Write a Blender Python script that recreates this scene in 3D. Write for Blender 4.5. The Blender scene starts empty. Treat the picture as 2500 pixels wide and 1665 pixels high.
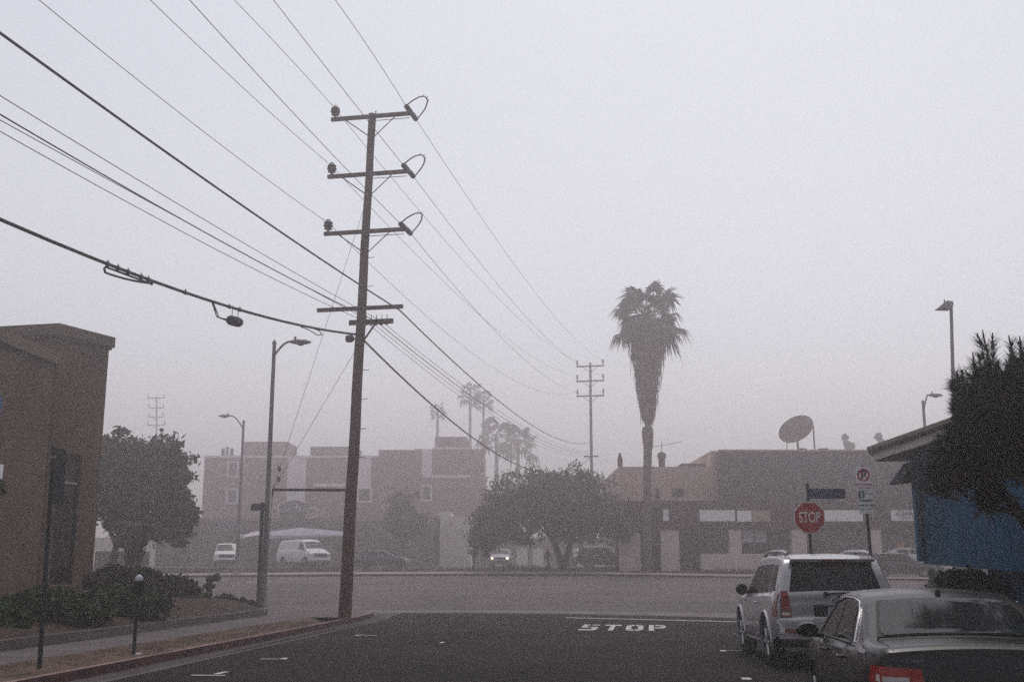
import bpy, bmesh, math, random
import numpy as np
from mathutils import Vector, Matrix

# ------------------------------------------------------------------ camera, sky, sun, exposure
S = bpy.context.scene
F = 2716.0                      # focal length in pixels of a 2500 px wide frame
CX, CY = 1250.0, 832.5
EYE = 1.65
TH = math.atan((1385.0 - CY) / F)
cam_d = bpy.data.cameras.new("camera")
cam = bpy.data.objects.new("camera", cam_d)
S.collection.objects.link(cam)
cam.location = (0, 0, EYE)
cam.rotation_euler = (math.pi / 2 + TH, 0, 0)
cam_d.sensor_width = 36.0
cam_d.lens = 36.0 * F / 2500.0
cam_d.clip_end = 3000
cam_d.clip_start = 0.1
S.camera = cam

SUN_EL, SUN_AZ = math.radians(72), math.radians(18)
world = bpy.data.worlds.new("World")
S.world = world
world.use_nodes = True
wn, wl = world.node_tree.nodes, world.node_tree.links
wn.clear()
w_out = wn.new("ShaderNodeOutputWorld")
w_bg = wn.new("ShaderNodeBackground")
w_sky = wn.new("ShaderNodeTexSky")
w_sky.sky_type = 'NISHITA'
w_sky.sun_disc = False
w_sky.sun_elevation = SUN_EL
w_sky.sun_rotation = SUN_AZ
w_sky.dust_density = 2.0
w_sky.air_density = 1.0
w_hsv = wn.new("ShaderNodeHueSaturation")
w_hsv.inputs['Saturation'].default_value = 0.28
wl.new(w_sky.outputs[0], w_hsv.inputs['Color'])
wl.new(w_hsv.outputs[0], w_bg.inputs['Color'])
w_bg.inputs['Strength'].default_value = 0.09
wl.new(w_bg.outputs[0], w_out.inputs['Surface'])

sun_d = bpy.data.lights.new("sun", 'SUN')
sun_d.energy = 0.5
sun_d.angle = math.radians(14)
sun_d.color = (1.0, 0.95, 0.90)
sun = bpy.data.objects.new("sun", sun_d)
S.collection.objects.link(sun)
sun.location = (0, 0, 60)
sv = Vector((math.sin(SUN_AZ) * math.cos(SUN_EL), math.cos(SUN_AZ) * math.cos(SUN_EL), math.sin(SUN_EL)))
sun.rotation_euler = sv.to_track_quat('Z', 'Y').to_euler()

S.view_settings.view_transform = 'Standard'
S.view_settings.look = 'None'
S.view_settings.exposure = 0.86
S.view_settings.gamma = 1.0
S.cycles.max_bounces = 6
S.cycles.use_denoising = False
S.cycles.volume_bounces = 3
S.cycles.use_adaptive_sampling = False
S.cycles.transparent_max_bounces = 8
HAZE_DENSITY = 0.0058
HAZE_G = 0.78

rnd = random.Random(7)

# ------------------------------------------------------------------ helpers
ZPROF = [(-60, 0.0), (42, 0.0), (77, 1.02), (88, 1.50), (100, 1.74), (1500, 1.74)]
def zg(y):
    return float(np.interp(y, [p[0] for p in ZPROF], [p[1] for p in ZPROF]))

def ray(px, py):
    a = (px - CX) / F; b = (CY - py) / F
    return Vector((a, math.cos(TH) - b * math.sin(TH), math.sin(TH) + b * math.cos(TH)))

def P(px, py, d):
    r = ray(px, py); r = r * (d / r.y)
    return Vector((r.x, r.y, EYE + r.z))

def G(px, py, dz=0.0):
    """Where the sight line meets the ground profile raised by dz."""
    r = ray(px, py); r = r / r.y
    lo, hi = 1.0, 400.0
    f = lambda d: EYE + r.z * d - zg(d) - dz
    prev = lo
    d = lo
    while d < hi:
        if f(d) <= 0: break
        prev = d; d += 0.5
    a, b = prev, d
    for _ in range(40):
        m = (a + b) / 2
        if f(m) > 0: a = m
        else: b = m
    return Vector((r.x * a, a, zg(a) + dz))

class MB:
    def __init__(s): s.v = []; s.f = []; s.mi = []
    def quad(s, a, b, c, d, mi=0):
        n = len(s.v); s.v += [tuple(a), tuple(b), tuple(c), tuple(d)]; s.f.append((n, n+1, n+2, n+3)); s.mi.append(mi)
    def poly(s, pts, mi=0):
        n = len(s.v); s.v += [tuple(p) for p in pts]; s.f.append(tuple(range(n, n + len(pts)))); s.mi.append(mi)
    def box(s, c, sz, rz=0.0, mi=0, taper=1.0):
        hx, hy, hz = sz[0]/2, sz[1]/2, sz[2]/2
        ca, sa = math.cos(rz), math.sin(rz)
        n = len(s.v)
        for k, z in ((1.0, -hz), (taper, hz)):
            for x, y in ((-hx, -hy), (hx, -hy), (hx, hy), (-hx, hy)):
                x *= k; y *= k
                s.v.append((c[0] + x*ca - y*sa, c[1] + x*sa + y*ca, c[2] + z))
        for q in ((0,3,2,1),(4,5,6,7),(0,1,5,4),(1,2,6,5),(2,3,7,6),(3,0,4,7)):
            s.f.append(tuple(n+i for i in q)); s.mi.append(mi)
    def prism(s, pts, z0, z1, mi=0):
        """vertical prism over a plan polygon (counter-clockwise)."""
        k = len(pts); n = len(s.v)
        z0f = z0 if callable(z0) else (lambda p: z0)
        z1f = z1 if callable(z1) else (lambda p: z1)
        for p in pts: s.v.append((p[0], p[1], z0f(p)))
        for p in pts: s.v.append((p[0], p[1], z1f(p)))
        s.f.append(tuple(n+i for i in reversed(range(k)))); s.mi.append(mi)
        s.f.append(tuple(n+k+i for i in range(k))); s.mi.append(mi)
        for i in range(k):
            j = (i+1) % k
            s.f.append((n+i, n+j, n+k+j, n+k+i)); s.mi.append(mi)
    def slab(s, pts, nrm, th, mi=0):
        """flat polygon with thickness th along -nrm."""
        k = len(pts); n = len(s.v); nv = Vector(nrm).normalized() * th
        for p in pts: s.v.append(tuple(p))
        for p in pts: s.v.append(tuple(Vector(p) - nv))
        s.f.append(tuple(n+i for i in range(k))); s.mi.append(mi)
        s.f.append(tuple(n+k+i for i in reversed(range(k)))); s.mi.append(mi)
        for i in range(k):
            j = (i+1) % k
            s.f.append((n+j, n+i, n+k+i, n+k+j)); s.mi.append(mi)
    def tube(s, pts, r, n=8, cap=True, mi=0):
        pts = [Vector(p) for p in pts]
        rs = r if isinstance(r, (list, tuple)) else [r]*len(pts)
        base = len(s.v)
        up = None
        for i, p in enumerate(pts):
            if i == 0: t = pts[1]-pts[0]
            elif i == len(pts)-1: t = pts[-1]-pts[-2]
            else: t = (pts[i+1]-pts[i]).normalized() + (pts[i]-pts[i-1]).normalized()
            if t.length < 1e-9: t = Vector((0,0,1))
            t.normalize()
            if up is None:
                up = Vector((0,0,1)) if abs(t.z) < .9 else Vector((1,0,0))
            u = up - t*up.dot(t)
            if u.length < 1e-6: u = t.orthogonal()
            u.normalize(); w = t.cross(u); up = u
            for k in range(n):
                a = 2*math.pi*k/n
                q = p + (u*math.cos(a) + w*math.sin(a))*rs[i]
                s.v.append(tuple(q))
        for i in range(len(pts)-1):
            for k in range(n):
                k2 = (k+1) % n
                s.f.append((base+i*n+k, base+i*n+k2, base+(i+1)*n+k2, base+(i+1)*n+k)); s.mi.append(mi)
        if cap:
            s.f.append(tuple(base+k for k in reversed(range(n)))); s.mi.append(mi)
            e = base+(len(pts)-1)*n
            s.f.append(tuple(e+k for k in range(n))); s.mi.append(mi)
    def lathe(s, c, prof, n=16, axis=(0,0,1), mi=0):
        c = Vector(c); ax = Vector(axis).normalized()
        u = ax.orthogonal().normalized(); w = ax.cross(u)
        base = len(s.v)
        for (r, h) in prof:
            for k in range(n):
                a = 2*math.pi*k/n
                s.v.append(tuple(c + ax*h + (u*math.cos(a)+w*math.sin(a))*max(r, 1e-4)))
        for i in range(len(prof)-1):
            for k in range(n):
                k2 = (k+1) % n
                s.f.append((base+i*n+k, base+i*n+k2, base+(i+1)*n+k2, base+(i+1)*n+k)); s.mi.append(mi)
        s.f.append(tuple(base+k for k in reversed(range(n)))); s.mi.append(mi)
        e = base+(len(prof)-1)*n
        s.f.append(tuple(e+k for k in range(n))); s.mi.append(mi)
    def grid(s, fn, nu, nv, mi=0):
        base = len(s.v)
        for i in range(nu+1):
            for j in range(nv+1):
                s.v.append(tuple(fn(i/nu, j/nv)))
        for i in range(nu):
            for j in range(nv):
                a = base+i*(nv+1)+j
                s.f.append((a, a+nv+1, a+nv+2, a+1)); s.mi.append(mi)
    def build(s, name, m, parent=None, smooth=False, angle=40, offset=None):
        me = bpy.data.meshes.new(name)
        vs = s.v
        if offset is not None:
            ox, oy, oz = offset
            vs = [(x-ox, y-oy, z-oz) for x, y, z in vs]
        me.from_pydata(vs, [], s.f)
        ms = m if isinstance(m, (list, tuple)) else [m]
        for q in ms: me.materials.append(q)
        if len(ms) > 1:
            me.polygons.foreach_set('material_index', s.mi)
        if smooth:
            me.polygons.foreach_set('use_smooth', [True]*len(me.polygons))
            me.set_sharp_from_angle(angle=math.radians(angle))
        me.update()
        o = bpy.data.objects.new(name, me)
        S.collection.objects.link(o)
        if offset is not None: o.location = offset
        if parent is not None: o.parent = parent
        return o

def tag(o, label=None, cat=None, group=None, kind=None):
    if label: o['label'] = label
    if cat: o['category'] = cat
    if group: o['group'] = group
    if kind: o['kind'] = kind
    return o

def thing(name, label, cat, loc=(0,0,0), rz=0.0, group=None, scale=1.0):
    o = bpy.data.objects.new(name, None)
    S.collection.objects.link(o)
    o.location = loc; o.rotation_euler = (0, 0, rz); o.scale = (scale,)*3
    o.empty_display_size = 0.3
    return tag(o, label, cat, group)

def structure(name, mb, m, smooth=False):
    return tag(mb.build(name, m, smooth=smooth), kind='structure')

# ------------------------------------------------------------------ materials
MATS = {}
def mat(name, col, rough=0.85, var=0.18, scale=2.0, metal=0.0, bump=0.0, bscale=60.0, coat=0.0, spec=0.15, fine=0.0, fscale=40.0, emit=None):
    if name in MATS: return MATS[name]
    m = bpy.data.materials.new(name); m.use_nodes = True
    nt = m.node_tree; N, L = nt.nodes, nt.links
    b = N['Principled BSDF']
    b.inputs['Roughness'].default_value = rough
    b.inputs['Metallic'].default_value = metal
    b.inputs['Specular IOR Level'].default_value = spec
    if coat: 
        b.inputs['Coat Weight'].default_value = coat
        b.inputs['Coat Roughness'].default_value = 0.08
    tc = N.new('ShaderNodeTexCoord')
    nz = N.new('ShaderNodeTexNoise'); nz.inputs['Scale'].default_value = scale; nz.inputs['Detail'].default_value = 6
    L.new(tc.outputs['Object'], nz.inputs['Vector'])
    mr = N.new('ShaderNodeMapRange')
    mr.inputs['From Min'].default_value = 0.3; mr.inputs['From Max'].default_value = 0.7
    mr.inputs['To Min'].default_value = 1 - var; mr.inputs['To Max'].default_value = 1 + var
    L.new(nz.outputs['Fac'], mr.inputs['Value'])
    val = mr.outputs[0]
    if fine:
        n2 = N.new('ShaderNodeTexNoise'); n2.inputs['Scale'].default_value = fscale; n2.inputs['Detail'].default_value = 3
        L.new(tc.outputs['Object'], n2.inputs['Vector'])
        m2 = N.new('ShaderNodeMapRange')
        m2.inputs['From Min'].default_value = 0.3; m2.inputs['From Max'].default_value = 0.7
        m2.inputs['To Min'].default_value = 1 - fine; m2.inputs['To Max'].default_value = 1 + fine
        L.new(n2.outputs['Fac'], m2.inputs['Value'])
        mu = N.new('ShaderNodeMath'); mu.operation = 'MULTIPLY'
        L.new(val, mu.inputs[0]); L.new(m2.outputs[0], mu.inputs[1]); val = mu.outputs[0]
    vm = N.new('ShaderNodeVectorMath'); vm.operation = 'SCALE'
    vm.inputs[0].default_value = col[:3]
    L.new(val, vm.inputs['Scale'])
    L.new(vm.outputs[0], b.inputs['Base Color'])
    if bump:
        n3 = N.new('ShaderNodeTexNoise'); n3.inputs['Scale'].default_value = bscale; n3.inputs['Detail'].default_value = 4
        L.new(tc.outputs['Object'], n3.inputs['Vector'])
        bp = N.new('ShaderNodeBump'); bp.inputs['Strength'].default_value = bump; bp.inputs['Distance'].default_value = 0.02
        L.new(n3.outputs['Fac'], bp.inputs['Height']); L.new(bp.outputs[0], b.inputs['Normal'])
    if emit:
        b.inputs['Emission Color'].default_value = (*emit[0], 1); b.inputs['Emission Strength'].default_value = emit[1]
    MATS[name] = m
    return m

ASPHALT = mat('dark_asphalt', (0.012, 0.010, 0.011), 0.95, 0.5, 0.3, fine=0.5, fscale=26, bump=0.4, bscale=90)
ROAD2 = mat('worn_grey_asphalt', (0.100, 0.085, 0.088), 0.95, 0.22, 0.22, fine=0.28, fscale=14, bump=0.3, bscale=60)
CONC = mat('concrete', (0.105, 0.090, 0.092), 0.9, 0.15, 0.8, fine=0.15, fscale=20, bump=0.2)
CONC2 = mat('pale_gutter_concrete', (0.135, 0.118, 0.116), 0.9, 0.2, 0.8, fine=0.15, fscale=20, bump=0.2)
KERBRED = mat('faded_red_kerb_paint', (0.075, 0.035, 0.035), 0.85, 0.4, 1.5, fine=0.25, fscale=12)
DIRT = mat('dirt', (0.085, 0.056, 0.043), 0.95, 0.4, 1.2, fine=0.4, fscale=14, bump=0.5, bscale=25)
SOIL = mat('planter_soil', (0.035, 0.022, 0.017), 0.95, 0.4, 1.5, fine=0.4, fscale=20, bump=0.6, bscale=30)
LOT = mat('lot_ground', (0.075, 0.066, 0.060), 0.95, 0.3, 0.3, fine=0.3, fscale=8)
PAINT = mat('road_paint', (0.46, 0.44, 0.43), 0.8, 0.25, 4, fine=0.35, fscale=30)
STUCCO = mat('tan_stucco', (0.125, 0.090, 0.068), 0.95, 0.24, 0.5, fine=0.22, fscale=30, bump=0.6, bscale=70)
STUCCO_TRIM = mat('tan_stucco_trim', (0.15, 0.115, 0.092), 0.95, 0.12, 0.6, fine=0.2, fscale=35, bump=0.5, bscale=70)
BLUE = mat('blue_painted_wall', (0.005, 0.060, 0.125), 0.8, 0.28, 0.9, fine=0.12, fscale=40, bump=0.3, bscale=60)
WOODPOLE = mat('weathered_pole_wood', (0.082, 0.039, 0.028), 0.9, 0.3, 3, fine=0.3, fscale=25, bump=0.3)
WOODARM = mat('crossarm_wood', (0.075, 0.042, 0.034), 0.9, 0.25, 3, fine=0.2)
PORC = mat('brown_porcelain', (0.055, 0.035, 0.032), 0.35, 0.15, 6)
CABLE = mat('black_cable', (0.018, 0.015, 0.015), 0.6, 0.2, 8)
GALV = mat('galvanised_steel', (0.20, 0.19, 0.20), 0.55, 0.15, 4, metal=0.5)
DKMETAL = mat('dark_metal', (0.035, 0.034, 0.037), 0.55, 0.2, 5, metal=0.4)
LAMPPOST = mat('grey_lamp_post', (0.14, 0.13, 0.135), 0.7, 0.15, 2)
GLASSDK = mat('dark_glass', (0.012, 0.013, 0.015), 0.08, 0.1, 2, spec=0.22)
GLASSMID = mat('grey_glass', (0.05, 0.055, 0.06), 0.15, 0.2, 2, spec=0.3)
FRAMEDK = mat('dark_window_frame', (0.025, 0.032, 0.035), 0.6, 0.15, 6)
RUBBER = mat('tyre_rubber', (0.012, 0.012, 0.012), 0.9, 0.15, 8)
RIM = mat('alloy_rim', (0.42, 0.42, 0.43), 0.35, 0.1, 4, metal=0.7)
CHROME = mat('chrome', (0.65, 0.65, 0.67), 0.15, 0.05, 4, metal=1.0)
SILVER = mat('silver_car_paint', (0.36, 0.35, 0.37), 0.30, 0.04, 3, spec=.4, metal=0.75, coat=0.6)
CHARCOAL = mat('charcoal_car_paint', (0.024, 0.021, 0.023), 0.30, 0.04, 3, metal=0.3, coat=0.12, spec=.25)
BLACKPL = mat('black_plastic', (0.014, 0.014, 0.015), 0.5, 0.1, 5)
TAILRED = mat('tail_lamp_red', (0.30, 0.016, 0.012), 0.15, 0.25, 14, coat=0.5)
TAILDK = mat('tail_lamp_dull_red', (0.16, 0.022, 0.015), 0.2, 0.35, 14, coat=0.3)
TAILWHITE = mat('tail_lamp_clear', (0.55, 0.5, 0.5), 0.15, 0.15, 14)
WHITEPAINT = mat('white_vehicle_paint', (0.62, 0.61, 0.62), 0.35, 0.05, 2, coat=0.3)
SIGNRED = mat('sign_red', (0.42, 0.012, 0.012), 0.5, 0.10, 4)
SIGNWHITE = mat('sign_white', (0.85, 0.83, 0.85), 0.55, 0.10, 4)
SIGNGREEN = mat('sign_green', (0.008, 0.10, 0.05), 0.5, 0.1, 4)
SIGNBLUE = mat('sign_blue', (0.010, 0.026, 0.085), 0.5, 0.1, 4)
SIGNDK = mat('sign_back_dark', (0.030, 0.036, 0.038), 0.6, 0.15, 4)
SIGNTEXT = mat('dim_blue_sign_lettering', (0.10, 0.12, 0.17), 0.6, 0.1, 4)
LETTERDK = mat('dark_lettering', (0.06, 0.065, 0.09), 0.7, 0.1, 4)
BARK = mat('bark', (0.045, 0.036, 0.032), 0.95, 0.3, 5, fine=0.3, bump=0.5)
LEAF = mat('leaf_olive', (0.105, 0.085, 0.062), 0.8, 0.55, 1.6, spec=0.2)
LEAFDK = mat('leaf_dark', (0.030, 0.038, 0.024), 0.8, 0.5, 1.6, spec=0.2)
HEDGE = mat('hedge_leaf', (0.012, 0.036, 0.006), 0.75, 0.65, 2.5, spec=0.25)
HEDGEDK = mat('hedge_leaf_dark', (0.009, 0.016, 0.007), 0.8, 0.5, 2.5, spec=0.2)
NEEDLE = mat('pine_needle', (0.010, 0.020, 0.009), 0.7, 0.45, 3, spec=0.25)
CANDLE = mat('pine_shoot', (0.09, 0.05, 0.03), 0.8, 0.25, 6)
PALMLEAF = mat('palm_frond', (0.105, 0.085, 0.060), 0.8, 0.35, 2, spec=0.2)
PALMDRY = mat('dry_palm_frond', (0.185, 0.115, 0.080), 0.9, 0.35, 3, spec=0.1)
PALMTRUNK = mat('palm_trunk', (0.105, 0.080, 0.068), 0.95, 0.3, 4, fine=0.3, bump=0.6)
DRYGRASS = mat('dry_grass', (0.085, 0.072, 0.045), 0.9, 0.5, 1.2, spec=0.1)
PINK = mat('mauve_stucco', (0.22, 0.135, 0.13), 0.95, 0.10, 0.3)
PINKLT = mat('pale_panel', (0.80, 0.74, 0.74), 0.9, 0.10, 0.5)
BRICKBR = mat('brown_fascia', (0.062, 0.033, 0.030), 0.95, 0.18, 0.7)
TANWALL = mat('tan_upper_wall', (0.52, 0.38, 0.32), 0.95, 0.10, 0.4)
GREYWALL = mat('grey_upper_wall', (0.075, 0.056, 0.061), 0.95, 0.12, 0.4)
PIER = mat('pale_pier_stucco', (0.60, 0.50, 0.47), 0.95, 0.12, 0.8)
DARKOPEN = mat('dark_shopfront', (0.010, 0.009, 0.009), 0.7, 0.25, 1.0)
BLIND = mat('window_blind', (0.42, 0.43, 0.45), 0.7, 0.15, 3)
TANSIGN = mat('tan_sign_face', (0.36, 0.29, 0.22), 0.7, 0.1, 2)
DARKWALL = mat('dark_low_wall', (0.060, 0.044, 0.046), 0.95, 0.2, 0.6)  # plain dark tone for the low far walls
WHITEWALL = mat('pale_grey_wall', (0.66, 0.61, 0.59), 0.95, 0.12, 0.4)
TARP = mat('white_canopy_cloth', (0.48, 0.45, 0.47), 0.8, 0.12, 1.5)
TARPBLUE = mat('violet_canopy_cloth', (0.30, 0.27, 0.34), 0.8, 0.15, 1.5)
ROOFTAN = mat('tan_roof_edge', (0.20, 0.165, 0.14), 0.9, 0.15, 3)
FASCIAW = mat('white_fascia', (0.50, 0.47, 0.46), 0.7, 0.08, 3)
SOFFIT = mat('dark_soffit', (0.035, 0.035, 0.036), 0.85, 0.15, 3)
AWNING = mat('dark_green_awning', (0.012, 0.022, 0.022), 0.8, 0.15, 4)
CLOTHDK = mat('dark_clothing', (0.010, 0.009, 0.010), 0.9, 0.2, 6)
SKIN = mat('skin', (0.22, 0.13, 0.10), 0.6, 0.1, 6)
HEADLAMP = mat('lit_headlamp', (0.9, 0.75, 0.6), 0.3, 0.02, 6, emit=((1.0, 0.66, 0.40), 5.0))
ORANGE = mat('orange_poster', (0.36, 0.17, 0.06), 0.7, 0.2, 5)
PALEGREEN = mat('pale_green_house_sign', (0.45, 0.43, 0.36), 0.8, 0.1, 3)

def text_obj(name, txt, size, m, parent, loc, rot=(math.pi/2, 0, 0), thick=0.004, align='CENTER', sx=1.0, sy=1.0, bold=0.0, shear=0.0):
    cu = bpy.data.curves.new(name, 'FONT')
    cu.body = txt; cu.size = size; cu.align_x = align; cu.align_y = 'CENTER'; cu.extrude = thick; cu.offset = bold; cu.shear = shear
    t = bpy.data.objects.new(name + '_curve', cu)
    S.collection.objects.link(t)
    dg = bpy.context.evaluated_depsgraph_get()
    me = bpy.data.meshes.new_from_object(t.evaluated_get(dg))
    bpy.data.objects.remove(t, do_unlink=True)
    bpy.data.curves.remove(cu)
    me.name = name
    for v in me.vertices: v.co.x *= sx; v.co.y *= sy
    me.materials.clear(); me.materials.append(m)
    o = bpy.data.objects.new(name, me)
    S.collection.objects.link(o)
    o.parent = parent
    o.location = loc; o.rotation_euler = rot
    return o
# ------------------------------------------------------------------ ground, roads, kerbs
def strip_sheet(poly_fn_left, poly_fn_right, ys, dz):
    mb = MB()
    for a, b in zip(ys[:-1], ys[1:]):
        mb.quad((poly_fn_left(a), a, zg(a)+dz), (poly_fn_right(a), a, zg(a)+dz), (poly_fn_right(b), b, zg(b)+dz), (poly_fn_left(b), b, zg(b)+dz))
    return mb

ys_all = [-60, -20, 10, 42, 47, 57, 67, 77, 82, 88, 94, 100, 140, 220, 420]
structure('ground', strip_sheet(lambda y: -330, lambda y: 330, ys_all, 0.0), LOT)

def lerp(a, b, t): return a + (b - a) * t
HEAD = math.radians(7.0)
U = Vector((math.sin(HEAD), math.cos(HEAD), 0)); R = Vector((math.cos(HEAD), -math.sin(HEAD), 0))

# near left kerb line (top outer edge), traced from foot of frame to the corner
kerb_px = [(30, 1664), (387, 1597), (698, 1539), (800, 1519), (868, 1506), (905, 1497.5), (912, 1493), (890, 1489.5), (850, 1487), (640, 1484.5), (420, 1481)]
kerb = [G(x, y, 0.15) for x, y in kerb_px]
d0 = (kerb[1] - kerb[0]).normalized()
kerb = [kerb[0] - d0 * 18] + kerb
d1 = (kerb[-1] - kerb[-2]).normalized()
kerb = kerb + [kerb[-1] + d1 * 60]
for k in kerb: k.z = zg(k.y) + 0.15

def offset_line(line, dist):
    out = []
    for i, p in enumerate(line):
        a = line[max(i-1, 0)]; b = line[min(i+1, len(line)-1)]
        t = (b - a); t.z = 0; t.normalize()
        n = Vector((-t.y, t.x, 0))          # left of travel
        q = p + n * dist; q.z = zg(q.y) + (p.z - zg(p.y))
        out.append(q)
    return out
def ribbon(l1, l2, dz1=0.0, dz2=0.0):
    mb = MB()
    for i in range(len(l1)-1):
        a, b, c, d = l1[i].copy(), l1[i+1].copy(), l2[i+1].copy(), l2[i].copy()
        a.z += dz1; b.z += dz1; c.z += dz2; d.z += dz2
        mb.quad(a, b, c, d)
    return mb

# cross street (worn, paler) and the dark near street on top of it
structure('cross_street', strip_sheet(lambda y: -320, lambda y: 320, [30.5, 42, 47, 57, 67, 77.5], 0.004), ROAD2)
edge_px = [(980, 1496.5), (1180, 1496.5), (1375, 1498.5), (1600, 1503), (1810, 1509), (2100, 1519)]
edge = [G(x, y) for x, y in edge_px]
gutter_px = [(267, 1662), (480, 1612), (693, 1561), (840, 1530), (924, 1514)]
gut = [G(x, y) for x, y in gutter_px]
gd = (gut[1]-gut[0]).normalized()
near_poly = [gut[0] - gd*22] + gut + edge + [edge[-1] + Vector((14, -3.5, 0)), Vector((26, -25, 0))]
mb = MB(); mb.poly([(p.x, p.y, zg(p.y) + 0.008) for p in reversed(near_poly)])
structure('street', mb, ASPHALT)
# concrete apron under kerb/gutter on the left
kin = offset_line(kerb, 0.15)
mbk = MB()
for i in range(len(kerb)-1):
    a, b = kerb[i], kerb[i+1]; c, d = kin[i+1], kin[i]
    mbk.quad(a, b, c, d)                                           # top
    mbk.quad((a.x, a.y, a.z-.16), (b.x, b.y, b.z-.16), b, a, 1)       # face
    mbk.quad((d.x, d.y, d.z), (c.x, c.y, c.z), (c.x, c.y, c.z-.16), (d.x, d.y, d.z-.16))
KERBTOP = mat('kerb_top_worn', (0.19, 0.125, 0.115), 0.9, 0.3, 1.2, fine=0.25, fscale=10)
structure('kerb', mbk, [KERBTOP, KERBRED])
gout = offset_line(kerb, -0.55)
mb = ribbon(kerb, gout, -0.15+0.006, -0.15+0.006)
structure('gutter', mb, mat('stained_gutter_concrete', (.060,.050,.050), .95, .3, 1.0, fine=.25, fscale=15))
structure('gutter_edge', ribbon(offset_line(kerb, -0.50), offset_line(kerb, -0.60), -0.139, -0.139), CONC)
# valley gutter across the mouth of the near street
vg1 = [G(x, y) for x, y in [(895, 1499), (980, 1496.5), (1180, 1496.5), (1375, 1498.5), (1600, 1503), (1810, 1509), (2100, 1519), (2450, 1532)]]
vg2 = [G(x, y) for x, y in [(900, 1489), (980, 1489), (1180, 1489), (1375, 1490.5), (1600, 1494), (1810, 1499), (2100, 1508), (2450, 1520)]]
structure('valley_gutter', ribbon(vg1, vg2, 0.012, 0.012), CONC2)

# sidewalk, parkway dirt, planter on the left
wall_px = [(0, 1563), (327, 1525), (600, 1492), (654, 1486)]
walk_f_px = [(0, 1622), (350, 1568), (695, 1515), (760, 1506)]
wallp = [G(x, y, 0.35) for x, y in wall_px]
walkf = [G(x, y, 0.15) for x, y in walk_f_px]
for l in (wallp, walkf):
    d = (l[1]-l[0]).normalized(); l.insert(0, l[0] - d*18)
# paved corner: sidewalk polygon from wall line round to the kerb return
ci = [kin[i] for i in range(len(kin))]
walk_poly = []
walk_poly += [Vector((p.x, p.y, 0)) for p in walkf]
walk_poly += [Vector((p.x, p.y, 0)) for p in kin[5:-1]]
walk_poly += [Vector((p.x, p.y, 0)) for p in reversed(wallp)]
mb = MB(); mb.poly([(p.x, p.y, zg(p.y)+0.148) for p in walk_poly])
structure('sidewalk', mb, CONC)
JOINT = mat('pavement_joint', (0.06, 0.052, 0.05), 0.95, 0.2, 3)
mb = MB()
for k in range(16):
    t = 0.5 + k*1.5
    a = walkf[0].lerp(walkf[1], 1.0) + (walkf[2]-walkf[1]).normalized()*(t-2.0)
    b = a + Vector((-1.55, 0.25, 0))
    n = Vector((0.012, 0.01, 0))
    mb.quad((a.x-.012, a.y-.012, .1525), (a.x+.012, a.y+.012, .1525), (b.x+.012, b.y+.012, .1525), (b.x-.012, b.y-.012, .1525))
structure('sidewalk_joints', mb, JOINT)
park = [Vector((p.x, p.y, 0)) for p in kin[0:5]] + [Vector((p.x, p.y, 0)) for p in reversed(walkf)]
mb = MB(); mb.poly([(p.x, p.y, 0.152) for p in park])
structure('dirt_verge', mb, DIRT)
# planter: low wall and mounded soil
wb = offset_line(wallp, 0.16)
mbw = MB()
for i in range(len(wallp)-1):
    a, b, c, d = wallp[i], wallp[i+1], wb[i+1], wb[i]
    mbw.quad(a, b, c, d)
    mbw.quad((a.x, a.y, .1), (b.x, b.y, .1), b, a)
    mbw.quad(d, c, (c.x, c.y, .1), (d.x, d.y, .1))
e = wallp[-1]; e2 = wb[-1]
mbw.quad((e.x, e.y, .1), (e2.x, e2.y, .1), e2, e)
plw = tag(mbw.build('planter_wall', CONC), 'low concrete edging wall between the left sidewalk and the hedge', 'wall')
BA = Vector((-13.35, 32.05, 0)); BB = Vector((-12.55, 34.0, 0))    # building corners, see below
def planter_z(t): return lerp(0.33, 1.06, t)
backline = [Vector((-26, 30, 1.06)), Vector((-15.3, 32.3, 1.06)), Vector((-12.9, 33.9, 1.06)), Vector((-12.0, 38, 0.9)), Vector((-10.8, 42.5, .42))]
mbp = MB()
def pl_pt(s, t):
    def along(l, s):
        k = s*(len(l)-1); i = min(int(k), len(l)-2)
        return l[i].lerp(l[i+1], k-i)
    a = along(wb, s); a = Vector((a.x, a.y, .33)); b = along(backline, s)
    p = a.lerp(b, t)
    p.z += 0.12*math.sin(t*math.pi) + 0.04*math.sin(p.x*3.1)*math.cos(p.y*2.3)
    return p
mbp.grid(pl_pt, 30, 10)
structure('planting_bed', mbp, SOIL, smooth=True)

# far kerb, far sidewalk, driveway apron
fk_px = [(-400, 1417), (450, 1409.5), (800, 1406.5), (1150, 1405), (1400, 1405), (1640, 1409), (2230, 1418), (3000, 1430)]
fk = [G(x, y) for x, y in fk_px]
for k in fk: k.z = zg(k.y) + .15
fki = offset_line(fk, 0.18)
mbf = MB()
for i in range(len(fk)-1):
    drop = 0.11 if i in (4, 5) else 0.0
    a, b, c, d = [q.copy() for q in (fk[i], fk[i+1], fki[i+1], fki[i])]
    for q in (a, b, c, d): q.z -= drop
    mbf.quad(a, b, c, d, 0)
    mbf.quad((a.x, a.y, zg(a.y)), (b.x, b.y, zg(b.y)), b, a, 1 if i < 2 else 2)
KERBDK = mat('stained_kerb_face', (0.035, 0.016, 0.016), 0.9, 0.35, 0.8, fine=0.2, fscale=8)
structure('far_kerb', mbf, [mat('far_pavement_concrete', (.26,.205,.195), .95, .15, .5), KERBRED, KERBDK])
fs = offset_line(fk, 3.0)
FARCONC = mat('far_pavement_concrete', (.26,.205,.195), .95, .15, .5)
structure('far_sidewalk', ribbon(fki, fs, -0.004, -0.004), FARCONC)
for q in ():
    pass

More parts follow.
